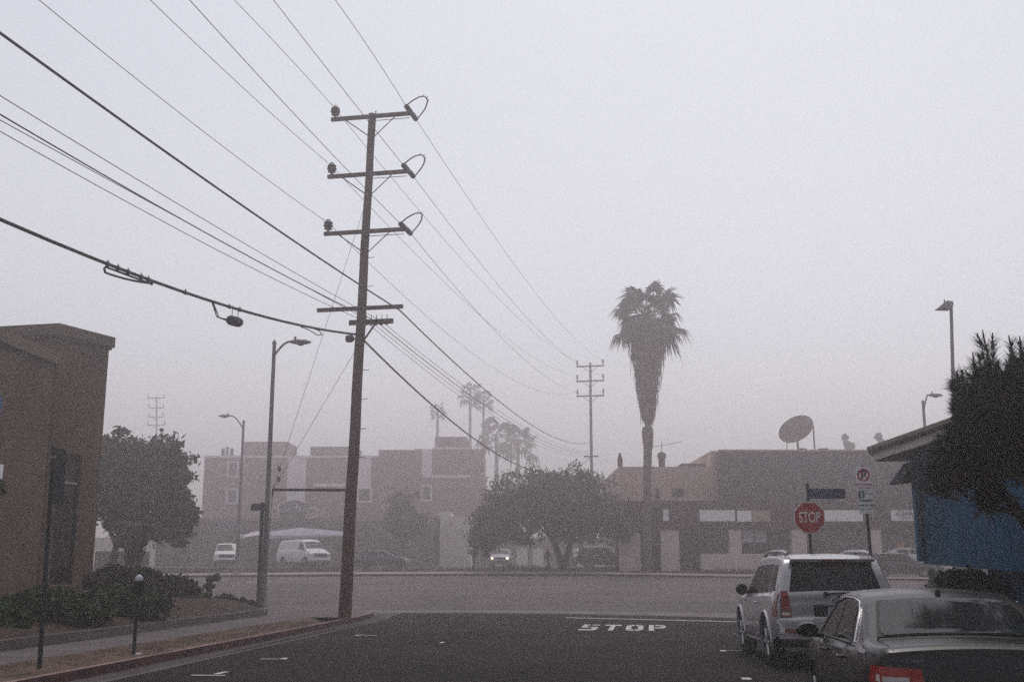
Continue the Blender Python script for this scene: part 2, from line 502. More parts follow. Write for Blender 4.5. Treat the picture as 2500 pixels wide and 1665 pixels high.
# right hand kerb and sidewalk
rk = [Vector((6.55, 4.0, .15)) + U*k for k in (-14, -4, 6, 16, 22, 26, 28.5)]
rk[-1] = rk[-1] + Vector((0.5, 0, 0)); rk.append(rk[-1] + Vector((1.8, 1.0, 0))); rk.append(rk[-1] + Vector((40, -9, 0)))
for q in rk: q.z = .15
rki = offset_line(rk, -0.15)
mbr = MB()
for i in range(len(rk)-1):
    a, b, c, d = rk[i], rk[i+1], rki[i+1], rki[i]
    mbr.quad(d, c, b, a); mbr.quad(a, b, (b.x, b.y, 0), (a.x, a.y, 0))
structure('right_kerb', mbr, CONC)
mb = MB(); mb.poly([(p.x, p.y, .147) for p in reversed(rki[:-1])] + [(60, -10, .147), (60, 20, .147), (rki[-1].x, rki[-1].y, .147)][0:0] + [(55, rki[0].y, .147), (55, rki[-1].y, .147)])
structure('right_sidewalk', mb, CONC)

# painted markings
def mark(name, pts, dz=0.016):
    mb = MB(); mb.poly([(p[0], p[1], zg(p[1])+dz) for p in pts]); return structure(name, mb, PAINT)
a, b = G(1375, 1508.5), G(2060, 1525)
dv = (b-a).normalized(); nv = Vector((-dv.y, dv.x, 0))*0.30
mark('stop_line', [a, b, b+nv, a+nv])
# STOP in stencil strokes, letters 3.1 m long on the road
LET = {
 'S': [[(0,.0),(.9,.0),(1,.19),(0,.19)], [(.70,.19),(1,.19),(1,.42),(.70,.46)], [(.0,.46),(.45,.46),(.45,.60),(.0,.62)], [(.55,.42),(1,.42),(1,.56),(.55,.58)], [(0,.62),(.30,.62),(.30,.84),(0,.84)], [(0,.86),(.42,.86),(.42,1),(0,1)], [(.52,.86),(1,.86),(1,1),(.52,1)]],
 'T': [[(0,.80),(.34,.80),(.34,1),(0,1)], [(.66,.80),(1,.80),(1,1),(.66,1)], [(.36,0),(.64,0),(.64,1),(.36,1)]],
 'O': [[(0,.12),(.30,.12),(.30,.88),(0,.88)], [(.70,.12),(1,.12),(1,.88),(.70,.88)], [(.12,0),(.46,0),(.46,.20),(.12,.20)], [(.54,0),(.88,0),(.88,.20),(.54,.20)], [(.12,.80),(.46,.80),(.46,1),(.12,1)], [(.54,.80),(.88,.80),(.88,1),(.54,1)]],
 'P': [[(0,0),(.30,0),(.30,1),(0,1)], [(.36,.82),(.9,.82),(.9,1),(.36,1)], [(.70,.52),(1,.52),(1,.90),(.70,.90)], [(.36,.38),(.9,.38),(.9,.55),(.36,.55)]],
}
o0 = G(1411, 1539)
mb = MB()
lw, gap, lh = 0.47, 0.155, 3.0
for i, ch in enumerate('STOP'):
    for st in LET[ch]:
        mb.poly([tuple(o0 + R*(i*(lw+gap) + x*lw) + U*(y*lh) + Vector((0,0,.016))) for x, y in st])
structure('stop_road_lettering', mb, PAINT)
def tick(px, py, w, l, ang=0.0):
    c = G(px, py); r = R if not ang else U
    u = U if not ang else R
    mb2.quad(*[tuple(c + r*sx*w/2 + u*sy*l/2 + Vector((0,0,.016))) for sx, sy in ((-1,-1),(1,-1),(1,1),(-1,1))])
mb2 = MB()
tick(893, 1551.5, .55, .12); tick(878, 1551.5, .1, .5)
tick(1079, 1569, .10, .35)
tick(1766, 1589.5, .12, .35); tick(1800, 1589.5, .5, .06)
tick(1822, 1658, .14, .30)
tick(508, 1650, .55, .10); tick(540, 1644, .10, .45)
tick(668, 1610, .5, .10); tick(690, 1609, .10, .4)
structure('parking_marks', mb2, PAINT)
# lane line far left on cross street
mb = MB(); a, b = G(600, 1421.5), G(660, 1420.5)
mb.quad((a.x,a.y,zg(a.y)+.01),(b.x,b.y,zg(b.y)+.01),(b.x,b.y+.6,zg(b.y+.6)+.01),(a.x,a.y+.6,zg(a.y+.6)+.01))
structure('lane_line', mb, PAINT)
# thin dark lines and patches across the worn road
ROADLINE = mat('dark_road_line', (0.055, 0.050, 0.052), 0.8, 0.2, 3)
mb = MB()
for (x0, y0, x1, y1, w) in ((860,1486.6,1000,1486.9,.12),(1100,1487,1230,1487.8,.16),(1270,1487,1480,1489.5,.10),(1500,1478,1790,1482,.35),(1380,1470,1800,1474,.12)):
    a, b = G(x0,y0), G(x1,y1)
    n = 12
    for i in range(n):
        p, q = a.lerp(b, i/n), a.lerp(b, (i+1)/n)
        w1, w2 = w*(.6+.8*rnd.random()), w*(.6+.8*rnd.random())
        mb.quad((p.x,p.y,zg(p.y)+.008),(q.x,q.y,zg(q.y)+.008),(q.x,q.y+w2,zg(q.y+w2)+.008),(p.x,p.y+w1,zg(p.y+w1)+.008))
structure('dark_road_lines', mb, ROADLINE)

# dry grass on the far verge and thin weeds on the near verge
def blades(mb, x, y, z, h, n, spread, w=.03):
    for _ in range(n):
        a = rnd.uniform(0, 6.28); r = spread*rnd.random()
        bx, by = x+r*math.cos(a), y+r*math.sin(a)
        hh = h*rnd.uniform(.5, 1.2); t = rnd.uniform(0, 6.28); ln = hh*.45*rnd.random()
        ww = w*rnd.uniform(.6, 1.4); aa = rnd.uniform(0, 3.14)
        n0 = len(mb.v)
        mb.v += [(bx-ww*math.cos(aa), by-ww*math.sin(aa), z), (bx+ww*math.cos(aa), by+ww*math.sin(aa), z), (bx+ln*math.cos(t), by+ln*math.sin(t), z+hh)]
        mb.f.append((n0, n0+1, n0+2)); mb.mi.append(0)
mb = MB()
for _ in range(2600):
    x = rnd.uniform(-34, 34); y = rnd.uniform(81.0, 90)
    h = .22 + .25*max(0, math.sin(x*.6+1.3)*math.cos(x*.23))
    blades(mb, x, y, zg(y)-.02, h, 5, .35, .045)
tag(mb.build('dry_grass', DRYGRASS), kind='stuff')
mb = MB()
for _ in range(900):
    i = rnd.random()
    a = kin[1].lerp(kin[4], i); b = walkf[1].lerp(walkf[3], i)
    p = a.lerp(b, rnd.uniform(.1, .9))
    blades(mb, p.x, p.y, .15, .03, 4, .12, .006)
tag(mb.build('verge_weeds', DRYGRASS), kind='stuff')
# ------------------------------------------------------------------ main utility pole
DP = 34.5
WH = math.radians(11.3)                       # heading of the line of poles
WD = Vector((math.sin(WH), math.cos(WH), 0)); WR = Vector((math.cos(WH), -math.sin(WH), 0))
base = P(841, 1505, DP); base.z = 0.13; top = P(909, 279, DP)
up_t = thing('utility_pole', 'tall brown wooden utility pole with five crossarms on the near left corner', 'utility pole', base, group='utility poles along the wire line')
def L(p): return Vector(p) - base
def on_pole(py):
    t = (P(870, py, DP).z - base.z) / (top.z - base.z)
    return base.lerp(top, t)
def part(mb, name, m, root, origin, smooth=True):
    mb.v = [(x-origin[0], y-origin[1], z-origin[2]) for x, y, z in mb.v]
    return mb.build(name, m, root, smooth=smooth)
mb = MB()
n = 14
pts = [base.lerp(top, k/n) + Vector((0.012*math.sin(k*1.7), 0, 0)) for k in range(n+1)]
pts[0] = pts[0] - Vector((0, 0, .15))
mb.tube(pts, [lerp(.200, .112, k/n) for k in range(n+1)], 14)
part(mb, 'shaft', WOODPOLE, up_t, base)
arm_ends = {}
insul_top = {}
def arm(py, half, off=0.0, th=.12, zskew=0.0):
    c = on_pole(py) - WD*.17 + WR*off
    mb = MB()
    a, b = c - WR*half, c + WR*half
    a.z -= zskew; b.z += zskew
    nb = len(mb.v)
    d = (b-a).normalized(); up = Vector((0,0,1)); w = d.cross(up).normalized()
    for p in (a, b):
        for s, t in ((-1,-1),(1,-1),(1,1),(-1,1)):
            mb.v.append(tuple(p + w*s*.05 + up*t*th/2))
    for q in ((0,1,2,3),(7,6,5,4),(0,4,5,1),(1,5,6,2),(2,6,7,3),(3,7,4,0)):
        mb.f.append(q); mb.mi.append(0)
    part(mb, 'crossarm', WOODARM, up_t, base, False)
    return a, b
def brace(p, q, r=.018):
    mb = MB(); mb.tube([p, q], r, 6); part(mb, 'brace', DKMETAL, up_t, base)
BELL = [(r*1.2, h*1.1) for r, h in ((.03,0),(.035,.06),(.10,.08),(.11,.11),(.05,.13),(.05,.15),(.125,.165),(.135,.20),(.06,.225),(.06,.24),(.12,.255),(.12,.29),(.07,.33),(.055,.37),(.03,.39))]
for key, py in (('top', 290), ('mid', 430), ('low', 569.5)):
    a, b = arm(py, 1.40, 0.05)
    arm_ends[key] = (a, b)
    pp = on_pole(py)
    brace(pp - WD*.17 - WR*.85 - Vector((0,0,.06)), pp - WD*.10 - WR*.1 - Vector((0,0,.62)))
    brace(pp - WD*.17 + WR*.85 - Vector((0,0,.06)), pp - WD*.10 + WR*.1 - Vector((0,0,.70)))
    ip = a + WR*.13 + Vector((0,0,.06))
    mb = MB(); mb.lathe(ip, BELL, 14); part(mb, 'insulator', PORC, up_t, base)
    insul_top[key] = ip + Vector((0,0,.30))
    # strain insulators and jumper loop at the right hand end
    e = b - WR*.06 + Vector((0,0,.02))
    s1, s2 = e - WD*.62 + Vector((0,0,-.02)), e + WD*.62 + Vector((0,0,.0))
    for q0, q1 in ((e, s1), (e, s2)):
        mb = MB(); dirv = (q1-q0); ln = dirv.length
        prof = [(.02,0)] + [(r, .12+.075*k + o) for k in range(6) for r, o in ((.045,0),(.085,.02),(.085,.05),(.045,.07))] + [(.03, ln)]
        prof = [(r, min(h, ln)) for r, h in prof]
        mb.lathe(q0, prof, 12, dirv); part(mb, 'strain_insulator', PORC, up_t, base)
    mb = MB()
    loop = []
    for k in range(15):
        t = k/14
        fz = max(0, math.sin(math.pi*t))**.62; q = s1.lerp(s2, t) + WR*(.52*fz) + Vector((0,0,.46*fz*(1-.25*(t-.5))))
        loop.append(q + Vector((rnd.uniform(-.012,.012), rnd.uniform(-.012,.012), rnd.uniform(-.012,.012))))
    mb.tube(loop, .022, 6)
    for k in (4, 7, 9, 12): mb.tube([loop[k]-Vector((.03,0,.03)), loop[k]+Vector((.05,0,.08))], .008, 4)
    part(mb, 'jumper_loop', CABLE, up_t, base)
    arm_ends[key] = (a, b, s1, s2)
    mb = MB(); q = pp - WD*.2 + Vector((0,0,-.17)); mb.tube([q + WR*.15, q + WR*1.35], .012, 6); part(mb, 'bonding_wire', CABLE, up_t, base)
    mb = MB(); mb.tube([pp - WD*.22 + WR*.2 + Vector((0,0,-.06)), pp - WD*.22 + WR*.2 + Vector((0,0,.16))], .02, 6); part(mb, 'bolt', DKMETAL, up_t, base)
a4, b4 = arm(756, 1.42, 0.0)
a5, b5 = arm(790, .72, 0.40, th=.15)
pp = on_pole(790)
brace(pp - WD*.2 + WR*.55 - Vector((0,0,.07)), pp - WD*.16 + WR*.12 - Vector((0,0,.65)), .035)
for k in range(5):
    q = pp - WD*.2 + WR*(.25+.17*k) + Vector((0,0,-.12))
    mb = MB(); mb.lathe(q, [(.02,0),(.045,.02),(.045,.07),(.02,.1)], 10); mb.tube([q+Vector((0,0,.05)), q+Vector((0,0,.34))], .012, 5); part(mb, 'spool_insulator', PORC, up_t, base)
mb = MB()
mb.tube([on_pole(285) - WD*.12 + WR*.16, on_pole(330) - WD*.12 + WR*.15, on_pole(430)-WD*.14+WR*.15, on_pole(560)-WD*.15+WR*.16], .022, 6)
part(mb, 'riser_conduit', DKMETAL, up_t, base)
for k, py in enumerate((630, 700, 904, 975, 1047, 1116)):
    q = on_pole(py); r = .14 + .05*(py-600)/600
    mb = MB(); mb.tube([q + WR*r*.8, q + WR*(r+.17), q + WR*(r+.17) + Vector((0,0,.03))], .012, 6); part(mb, 'step_peg', DKMETAL, up_t, base)
# terminal box for the phone bundle, strut and guys
q = P(853, 827, DP-.15)
mb = MB(); mb.lathe(q - WR*.12, [(.02,0),(.10,.02),(.12,.08),(.12,.2),(.09,.25),(.02,.27)], 14, WR); mb.tube([q, on_pole(827)], .03, 6)
part(mb, 'terminal_box', DKMETAL, up_t, base)
st0 = P(666, 1195, DP+2.0); st1 = on_pole(1196)
mb = MB(); mb.tube([st1, st0], .045, 8); mb.tube([st0+Vector((0,0,.04)), st0 - Vector((0,0,.22))], .03, 6); part(mb, 'guy_strut', DKMETAL, up_t, base)
for gpx, gpy in ((889, 480), (858, 838)):
    g0 = P(gpx, gpy, DP); g0 = on_pole(gpy)
    mb = MB(); mb.tube([g0, st0], .007, 5)
    m_ = g0.lerp(st0, .93); mb.lathe(m_ - Vector((0,0,.08)), [(.01,0),(.05,.03),(.06,.1),(.05,.17),(.01,.2)], 8)
    part(mb, 'guy_wire', GALV, up_t, base)
mb = MB(); mb.tube([st0, Vector((st0.x-.15, st0.y, .13))], .012, 5); part(mb, 'anchor_rod', GALV, up_t, base)

# ------------------------------------------------------------------ far poles
def far_pole(px, py_base, py_top, d, label, arms, tilt=0, trans=False, lean=0.0, name='utility_pole'):
    b = P(px, py_base, d); b.z = zg(d); t = P(px + lean, py_top, d); 
    t2 = Vector((t.x, d, t.z))
    root = thing(name, label, 'utility pole', b, group='utility poles along the wire line')
    mb = MB(); mb.tube([b, t2], [.20, .12], 10); part(mb, 'shaft', WOODPOLE, root, b)
    ends = []
    for py, half in arms:
        z = P(px, py, d).z
        tt = (z-b.z)/(t2.z-b.z); c = b.lerp(t2, tt) - WD*.15
        a_, e_ = c - WR*half, c + WR*half
        mb = MB(); nb = 0
        dv = WR; upv = Vector((0,0,1)); w = dv.cross(upv)
        for p in (a_, e_):
            for s, q in ((-1,-1),(1,-1),(1,1),(-1,1)): mb.v.append(tuple(p + w*s*.06 + upv*q*.075))
        for q in ((0,1,2,3),(7,6,5,4),(0,4,5,1),(1,5,6,2),(2,6,7,3),(3,7,4,0)): mb.f.append(q); mb.mi.append(0)
        part(mb, 'crossarm', WOODARM, root, b, False)
        for s in (-1, 1):
            if half > 1:
                q = c + WR*s*(half-.12) + Vector((0,0,.06))
                mb = MB(); mb.lathe(q, [(.04,0),(.05,.2),(.11,.22),(.11,.32),(.06,.34),(.10,.45),(.10,.55),(.03,.66)], 8); part(mb, 'insulator', PORC, root, b)
                mb = MB(); mb.tube([c + WR*s*.8 - Vector((0,0,.07)), c + WR*s*.08 - Vector((0,0,.62))], .03, 5); part(mb, 'brace', DKMETAL, root, b)
        ends.append((a_ + WR*.12 + Vector((0,0,.6)), e_ - WR*.12 + Vector((0,0,.6)), c))
    if trans:
        q = b.lerp(t2, .74) + WR*.45
        mb = MB(); mb.lathe(q - Vector((0,0,.6)), [(.05,0),(.38,.02),(.40,.1),(.40,1.1),(.36,1.2),(.05,1.25)], 14); part(mb, 'transformer', GALV, root, b)
    return root, b, t2, ends
DF = 117.0
_, fb, ft, fe = far_pole(1447, 1382, 886, DF, 'hazy wooden utility pole rising behind the broad tree left of the shaggy palm', [(894.5, 1.5), (930.5, 1.5), (967, 1.5), (1114, .75)], lean=-6)
far_pole(384, 1380, 968, 195, 'very faint utility pole with a transformer behind the round tree', [(972, 1.65), (996, 1.5), (1018, 1.5), (1038, 1.7)], trans=True, lean=-2)

# ------------------------------------------------------------------ wires
WIREG = 'overhead wires strung along the pole line'
def plane_pt(A, px, py):
    """point where a sight line meets the vertical plane through A along the pole line."""
    r = ray(px, py); o = Vector((0, 0, EYE))
    n = Vector((WD.y, -WD.x, 0))
    t = (A - o).dot(n) / r.dot(n)
    return o + r*t
def parab(A, pts, s_end):
    ss = [0.0]; zz = [A.z]
    for p in pts:
        ss.append((p - A).dot(WD)); zz.append(p.z)
    c = np.polyfit(ss, zz, min(2, len(ss)-1), w=[10]+[1]*len(pts))
    if len(c) == 2: c = np.array([0.0, c[0], c[1]])
    out = []
    N = 40
    for k in range(N+1):
        s = s_end*k/N
        q = A + WD*s; q.z = float(np.polyval(c, s)); out.append(q)
    out[0] = A.copy()
    return out
def span(A, B, sag, n=36):
    return [A.lerp(B, k/n) - Vector((0,0,4*sag*(k/n)*(1-k/n))) for k in range(n+1)]
def wire(label, A, near_px, r, B=None, sag=1.2, A2=None, s_end=-46, name='overhead_wire', cat='wire', extra=None):
    pts = [plane_pt(A, *q) for q in near_px]
    l1 = list(reversed(parab(A, pts, s_end)))
    mb = MB(); mb.tube(l1, r, 6)
    if B is not None:
        mb.tube(span(A2 if A2 is not None else A, B, sag), r*.95, 6)
    if extra: extra(mb, l1)
    o = mb.build(name, CABLE, smooth=True)
    tag(o, label, cat, WIREG)
    return l1
RW = .0085
wire('thin wire tied to the left insulator of the topmost crossarm', insul_top['top'], [(571, 0), (700, 135)], RW, fe[0][0], 1.3)
wire('thin wire tied to the left insulator of the second crossarm', insul_top['mid'], [(366, 0), (625, 244)], RW, fe[1][0], 1.5)
wire('thin wire tied to the left insulator of the third crossarm', insul_top['low'], [(93, 0), (350, 205), (625, 420)], RW, fe[2][0], 2.2)
wire('thin wire dead-ended at the right of the topmost crossarm', arm_ends['top'][2], [(818, 0), (910, 132)], RW, fe[0][1], 1.3, A2=arm_ends['top'][3])
wire('thin wire dead-ended at the right of the second crossarm', arm_ends['mid'][2], [(667, 0), (823, 200)], RW, fe[1][1], 1.5, A2=arm_ends['mid'][3])
wire('thin wire dead-ended at the right of the third crossarm', arm_ends['low'][2], [(462, 0), (625, 178), (700, 260)], RW, fe[2][1], 2.2, A2=arm_ends['low'][3])
cab = b4 - WR*.1 - Vector((0,0,.12))
wire('thick black cable slung under the right end of the fourth crossarm', cab, [(0, 82), (320, 310), (625, 526)], .024, P(1441, 1079, DF-.3), 1.5, name='overhead_cable', cat='cable')
q5 = on_pole(790) - WD*.25
for k, (npx, sagf, lab) in enumerate((
        ([(0, 234), (312, 425), (625, 611)], 1.1, 'thin wire highest of the four wires crossing to the short fifth crossarm'),
        ([(0, 279), (312, 463), (625, 635)], 1.2, 'heavier twisted wire second highest of the four reaching the short crossarm'),
        ([(0, 292), (312, 468), (558, 597)], 1.3, 'thin wire running just under the heavier twisted wire to the short crossarm'),
        ([(0, 321), (312, 495), (625, 659)], 1.4, 'lowest thin wire of the four reaching the short crossarm'))):
    A = q5 + WR*(.75-.17*k) + Vector((0,0,.0))
    wire(lab, A, npx, .0085 if k != 1 else .014, P(1441, 1100+4*k, DF-.3), sagf)
A6 = on_pole(820) - WD*.2
def bundle(mb, l1):
    # lashings, slack loop, and tie marks
    pass
l6 = wire('heavy black telephone cable bundle with a slack loop and a splice case', A6, [(0, 538), (312, 660), (625, 770)], .034, P(1440, 1116, DF-.3), 2.9, name='telephone_cable', cat='cable')
def on6(px):
    best = min(range(len(l6)-1), key=lambda i: abs((lambda q: q)(proj(l6[i])[0]) - px))
    i = best
    a = proj(l6[i])[0]
    for j in (i-1, i+1):
        if 0 <= j < len(l6):
            b_ = proj(l6[j])[0]
            if (a-px)*(b_-px) <= 0 and a != b_:
                return l6[i].lerp(l6[j], (px-a)/(b_-a))
    return l6[i].copy()
def proj(p):
    v = Vector(p) - Vector((0,0,EYE))
    dz = v.y*math.cos(TH) + v.z*math.sin(TH)
    uy = -v.y*math.sin(TH) + v.z*math.cos(TH)
    return (CX + F*v.x/dz, CY - F*uy/dz)
# slack loop lashed to the bundle, splice case, ties
mb = MB()
pa, pb = on6(258), on6(372)
lp = []
dvv = (pb-pa)
for k in range(25):
    t = k/24
    ang = -math.pi/2 + math.pi*min(1, t*2.2) if False else None
top_l = [pb.lerp(pa, k/10) - Vector((0,0,.07)) for k in range(11)]
end_l = [pa - dvv.normalized()*.05*math.sin(math.pi*k/6) - Vector((0,0,.07+.09*k/6)) for k in range(1, 6)]
bot_l = [pa.lerp(pb, k/10) - Vector((0,0,.13*(1-(k/10)**2)+.05)) for k in range(11)]
mb.tube(top_l + end_l + bot_l, .022, 6)
o = mb.build('slack_loop', CABLE, smooth=True); tag(o, 'flat hanging loop of spare cable lashed under the telephone bundle', 'cable loop')
sp = on6(572)
mb = MB(); dvv = (on6(602)-on6(544)).normalized(); 
scpos = P(573, 784.5, sp.y)
ln = .62
mb.lathe(scpos - dvv*ln/2, [(.02,0),(.07,.015),(.105,.06),(.118,.12),(.12,.3),(.118,.5),(.105,.56),(.07,.605),(.02,ln)], 16, dvv)
sc = thing('splice_case', 'dark rounded splice case hanging under the telephone bundle', 'splice case', scpos)
part(mb, 'casing', CABLE, sc, scpos)
mb = MB(); mb.tube([on6(520) - Vector((0,0,.03)), P(535, 776, sp.y), scpos - dvv*ln*.46], .017, 6); mb.tube([on6(518) - Vector((0,0,.03)), P(529, 773, sp.y), scpos - dvv*ln*.48 - Vector((0,0,.04))], .017, 6); part(mb, 'lead', CABLE, sc, scpos)
for k in (.25, .75):
    q = scpos - dvv*ln/2 + dvv*ln*k
    mb = MB(); mb.tube([q, Vector((q.x, q.y, 0)) + Vector((0,0,1))*(on6(proj(q)[0]).z+.04)], .008, 5); part(mb, 'hanger', CABLE, sc, scpos)
mb = MB()
for px in (262, 288, 312, 344, 362, 452, 560, 585):
    q = on6(px); mb.lathe(q - WD*.03, [(.036,0),(.05,.005),(.05,.055),(.036,.06)], 8, WD); mb.tube([q, q+Vector((0,0,.08))], .012, 4)
o = mb.build('cable_ties', GALV); tag(o, 'small metal ties clamped along the telephone bundle', 'cable ties'); o['group'] = 'telephone cable fittings'
mb = MB()
pa, pb = on6(735), on6(800)
mb.tube([pa - Vector((0,0,.04)), P(755, 806, pa.y+1) , P(775, 818, pb.y-1.0), P(786, 818, pb.y-.5), P(780, 808, pb.y-.6), P(762, 801, pb.y-1.2)], .014, 6)
o = mb.build('drop_loop', CABLE, smooth=True); tag(o, 'small loop of wire drooping from the telephone bundle beside the pole', 'wire loop')

# ------------------------------------------------------------------ street lamps
def street_lamp(label, base, height, heading, arm_len, rise, r0=.115, scale=1.0, lean=0):
    root = thing('street_lamp', label, 'street lamp', base, heading, 'street lamps')
    mb = MB(); mb.tube([(0,0,0),(0,0,height)], [r0, r0*.62], 12); mb.lathe((0,0,height), [(r0*.62,0),(r0*.8,.03),(r0*.7,.12),(.02,.2)], 10)
    mb.build('post', LAMPPOST, root, smooth=True)
    mb = MB(); mb.lathe((0,0,-.02), [(r0*1.75,0),(r0*1.75,.12),(r0*1.45,.2),(r0*1.4,.7),(r0*1.05,.85)], 12); mb.build('base', GALV, root, smooth=True)
    mb = MB(); pts = []
    for k in range(9):
        t = k/8; pts.append((arm_len*t, 0, height - .45 + rise*math.sin(t*math.pi/2)))
    mb.tube(pts, .045, 8); mb.build('arm', LAMPPOST, root, smooth=True)
    hx, hz = pts[-1][0], pts[-1][2]
    mb = MB(); mb.lathe((hx-.12, 0, hz), [(.05,0),(.07,.1),(.15,.25),(.19,.45),(.17,.75),(.08,.92),(.02,.97)], 12, (1,0,-.04))
    mb.v = [(x, y, hz + (z-hz)*.55) for x, y, z in mb.v]
    h = mb.build('lamp_head', LAMPPOST, root, smooth=True)
    mb = MB(); mb.lathe((hx+.42, 0, hz-.17), [(.02,0),(.12,.03),(.15,.09)], 12); mb.build('lens', GLASSMID, h, smooth=True)
    mb = MB(); mb.lathe((hx+.2, 0, hz+.08), [(.04,0),(.05,.06),(.04,.12),(.01,.13)], 8); mb.build('photocell', DKMETAL, h, smooth=True)
    return root
bl = G(642, 1481, .15)
ztop = P(664, 842, bl.y).z
street_lamp('grey street lamp with its arm to the right beside the dark street name post', bl, ztop-bl.z, 0.0, .62, .58)
b2 = P(577, 1400, 78); b2.z = zg(78)+.15
street_lamp('slender street lamp across the road with its arm to the left near the white vehicles', b2, P(590, 1032, 78).z-b2.z, math.pi, .95, .95, r0=.13)
b3 = P(2283, 1380, 64); b3.z = zg(64)
street_lamp('pale street lamp showing just above the roof edge of the blue building', b3, P(2284, 985, 64).z-b3.z, 0.0, .35, .95, r0=.12)
# shoebox area light at right
b4_ = P(2333, 1380, 40); b4_.z = .1
ar = thing('area_light', 'tall grey parking lot light with a wedge shaped head above the pine', 'street lamp', b4_, group='street lamps')
zt = P(2322, 748, 40).z - b4_.z
xt = P(2322, 748, 40).x - b4_.x
mb = MB(); mb.tube([(0,0,0),(xt,0,zt)], [.085,.06], 10); mb.build('post', GALV, ar, smooth=True)
mb = MB(); mb.slab([(xt-.53,-.25,zt-.10),(xt-.05,-.25,zt-.12),(xt-.03,-.25,zt+.10),(xt-.20,-.25,zt+.17)], (0,-1,0), .5); 
mb.build('lamp_head', GALV, ar)
mb = MB(); mb.lathe((xt-.23,0,zt+.15), [(.03,0),(.035,.08),(.01,.1)], 8); mb.build('photocell', DKMETAL, ar, smooth=True)
mb = MB(); mb.box((xt,0,zt+.10),(.14,.12,.18)); mb.build('bracket', GALV, ar)

# ------------------------------------------------------------------ signs
# street name sign beside the lamp
bs = G(637, 1480, .15); bs.y -= .5
ns = thing('street_name_sign', 'dark street name sign on a thick post in front of the street lamp', 'street sign', bs)
zs = P(630, 1238, bs.y).z - bs.z
mb = MB(); mb.tube([(0,0,0),(.0,0,zs+.18)], .075, 10); mb.build('post', SIGNDK, ns, smooth=True)
mb = MB(); mb.box((-.12, -.09, zs), (.60, .02, .27), rz=-.1); bp = mb.build('name_plate', SIGNDK, ns)
text_obj('lettering', 'Cim', .2, SIGNTEXT, bp, (-.16, -.104, zs+.01), (math.pi/2, 0, -.1), .003)

# STOP sign with street name blade
bst = P(1976, 1263, 28); bst.z = .14
ss = thing('stop_sign', 'red octagonal STOP sign with a blue street name blade above it', 'stop sign', bst, 0.05)
c = P(1976, 1263, 28) - bst
c = Vector((0, 0, c.z))
mb = MB(); mb.box((0, .03, (c.z+.85)/2), (.06, .05, c.z+.85)); mb.build('post', SIGNDK, ss)
rr = .385
octo = [(rr/math.cos(math.pi/8)*math.cos(math.pi/8+k*math.pi/4), -.01, c.z + rr/math.cos(math.pi/8)*math.sin(math.pi/8+k*math.pi/4)) for k in range(8)]
mb = MB(); mb.slab(octo, (0,-1,0), .008); mb.build('border', SIGNWHITE, ss)
r2 = .365
octo2 = [(r2/math.cos(math.pi/8)*math.cos(math.pi/8+k*math.pi/4), -.014, c.z + r2/math.cos(math.pi/8)*math.sin(math.pi/8+k*math.pi/4)) for k in range(8)]
mb = MB(); mb.slab(octo2, (0,-1,0), .003); op = mb.build('sign_face', SIGNRED, ss)
text_obj('lettering', 'STOP', .37, SIGNWHITE, op, (0, -.018, c.z-.005), (math.pi/2, 0, 0), .001, sx=.62, sy=1.0, bold=.004)
zb = P(2020, 1205, 28).z - bst.z
mb = MB(); mb.box((.47, -.03, zb), (.92, .012, .245)); nb_ = mb.build('name_blade', SIGNBLUE, ss)
text_obj('lettering', 'Saldo Money', .15, SIGNTEXT, nb_, (.46, -.038, zb+.03), (math.pi/2, 0, 0), .001, sx=.92)
text_obj('lettering', '5300   Blvd', .085, SIGNTEXT, nb_, (.46, -.038, zb-.075), (math.pi/2, 0, 0), .001)

# parking sign
bpk = P(2137, 1400, 22.6); bpk.z = .147
pk = thing('parking_sign', 'tall parking sign post with a red no parking plate over a green two hour plate', 'parking sign', bpk, .04)
zt = P(2108, 1139, 22.6).z - bpk.z; zm = P(2110, 1197, 22.6).z - bpk.z; zl = P(2113, 1254, 22.6).z - bpk.z
mb = MB(); mb.tube([(0,0.03,0),(-.115,.03,zt+.02)], .03, 8); mb.build('post', SIGNDK, pk, smooth=True)
def plate(z0, z1, x):
    mb = MB(); mb.box((x, -.012, (z0+z1)/2), (.30, .008, z1-z0)); return mb
px_ = -.12
o = plate(zm+.005, zt, px_).build('no_parking_plate', SIGNWHITE, pk)
zc = zt - .17
mb = MB(); mb.lathe((px_, -.016, zc), [(.095,0),(.095,.003),(.125,.003),(.125,0)], 28, (0,-1,0))
# ring only
mb = MB()
for k in range(28):
    a0, a1 = 2*math.pi*k/28, 2*math.pi*(k+1)/28
    mb.quad(*[(px_+r*math.cos(a), -.0175, zc+r*math.sin(a)) for r, a in ((.098,a0),(.13,a0),(.13,a1),(.098,a1))])
mb.slab([(px_-.09,-.0185,zc+.075),(px_-.075,-.0185,zc+.09),(px_+.09,-.0185,zc-.075),(px_+.075,-.0185,zc-.09)], (0,-1,0), .001)
mb.build('prohibition_ring', SIGNRED, o)
text_obj('lettering', 'P', .24, BLACKPL, o, (px_, -.0165, zc), (math.pi/2,0,0), .0005, bold=.008)
text_obj('lettering', 'NO PARKING', .055, SIGNRED, o, (px_, -.017, zm+.115), (math.pi/2,0,0), .0005, bold=.002)
text_obj('lettering', '8 AM - 10 AM', .042, SIGNRED, o, (px_, -.017, zm+.05), (math.pi/2,0,0), .0005, bold=.001)
o = plate(zl, zm-.005, px_+.02).build('time_limit_plate', SIGNWHITE, pk)
mb = MB(); mb.box((px_-.07, -.018, zm-.085), (.12,.003,.14)); g_ = mb.build('hour_panel', SIGNGREEN, o)
text_obj('lettering', '2', .13, SIGNWHITE, g_, (px_-.07, -.0205, zm-.085), (math.pi/2,0,0), .0005, bold=.003)
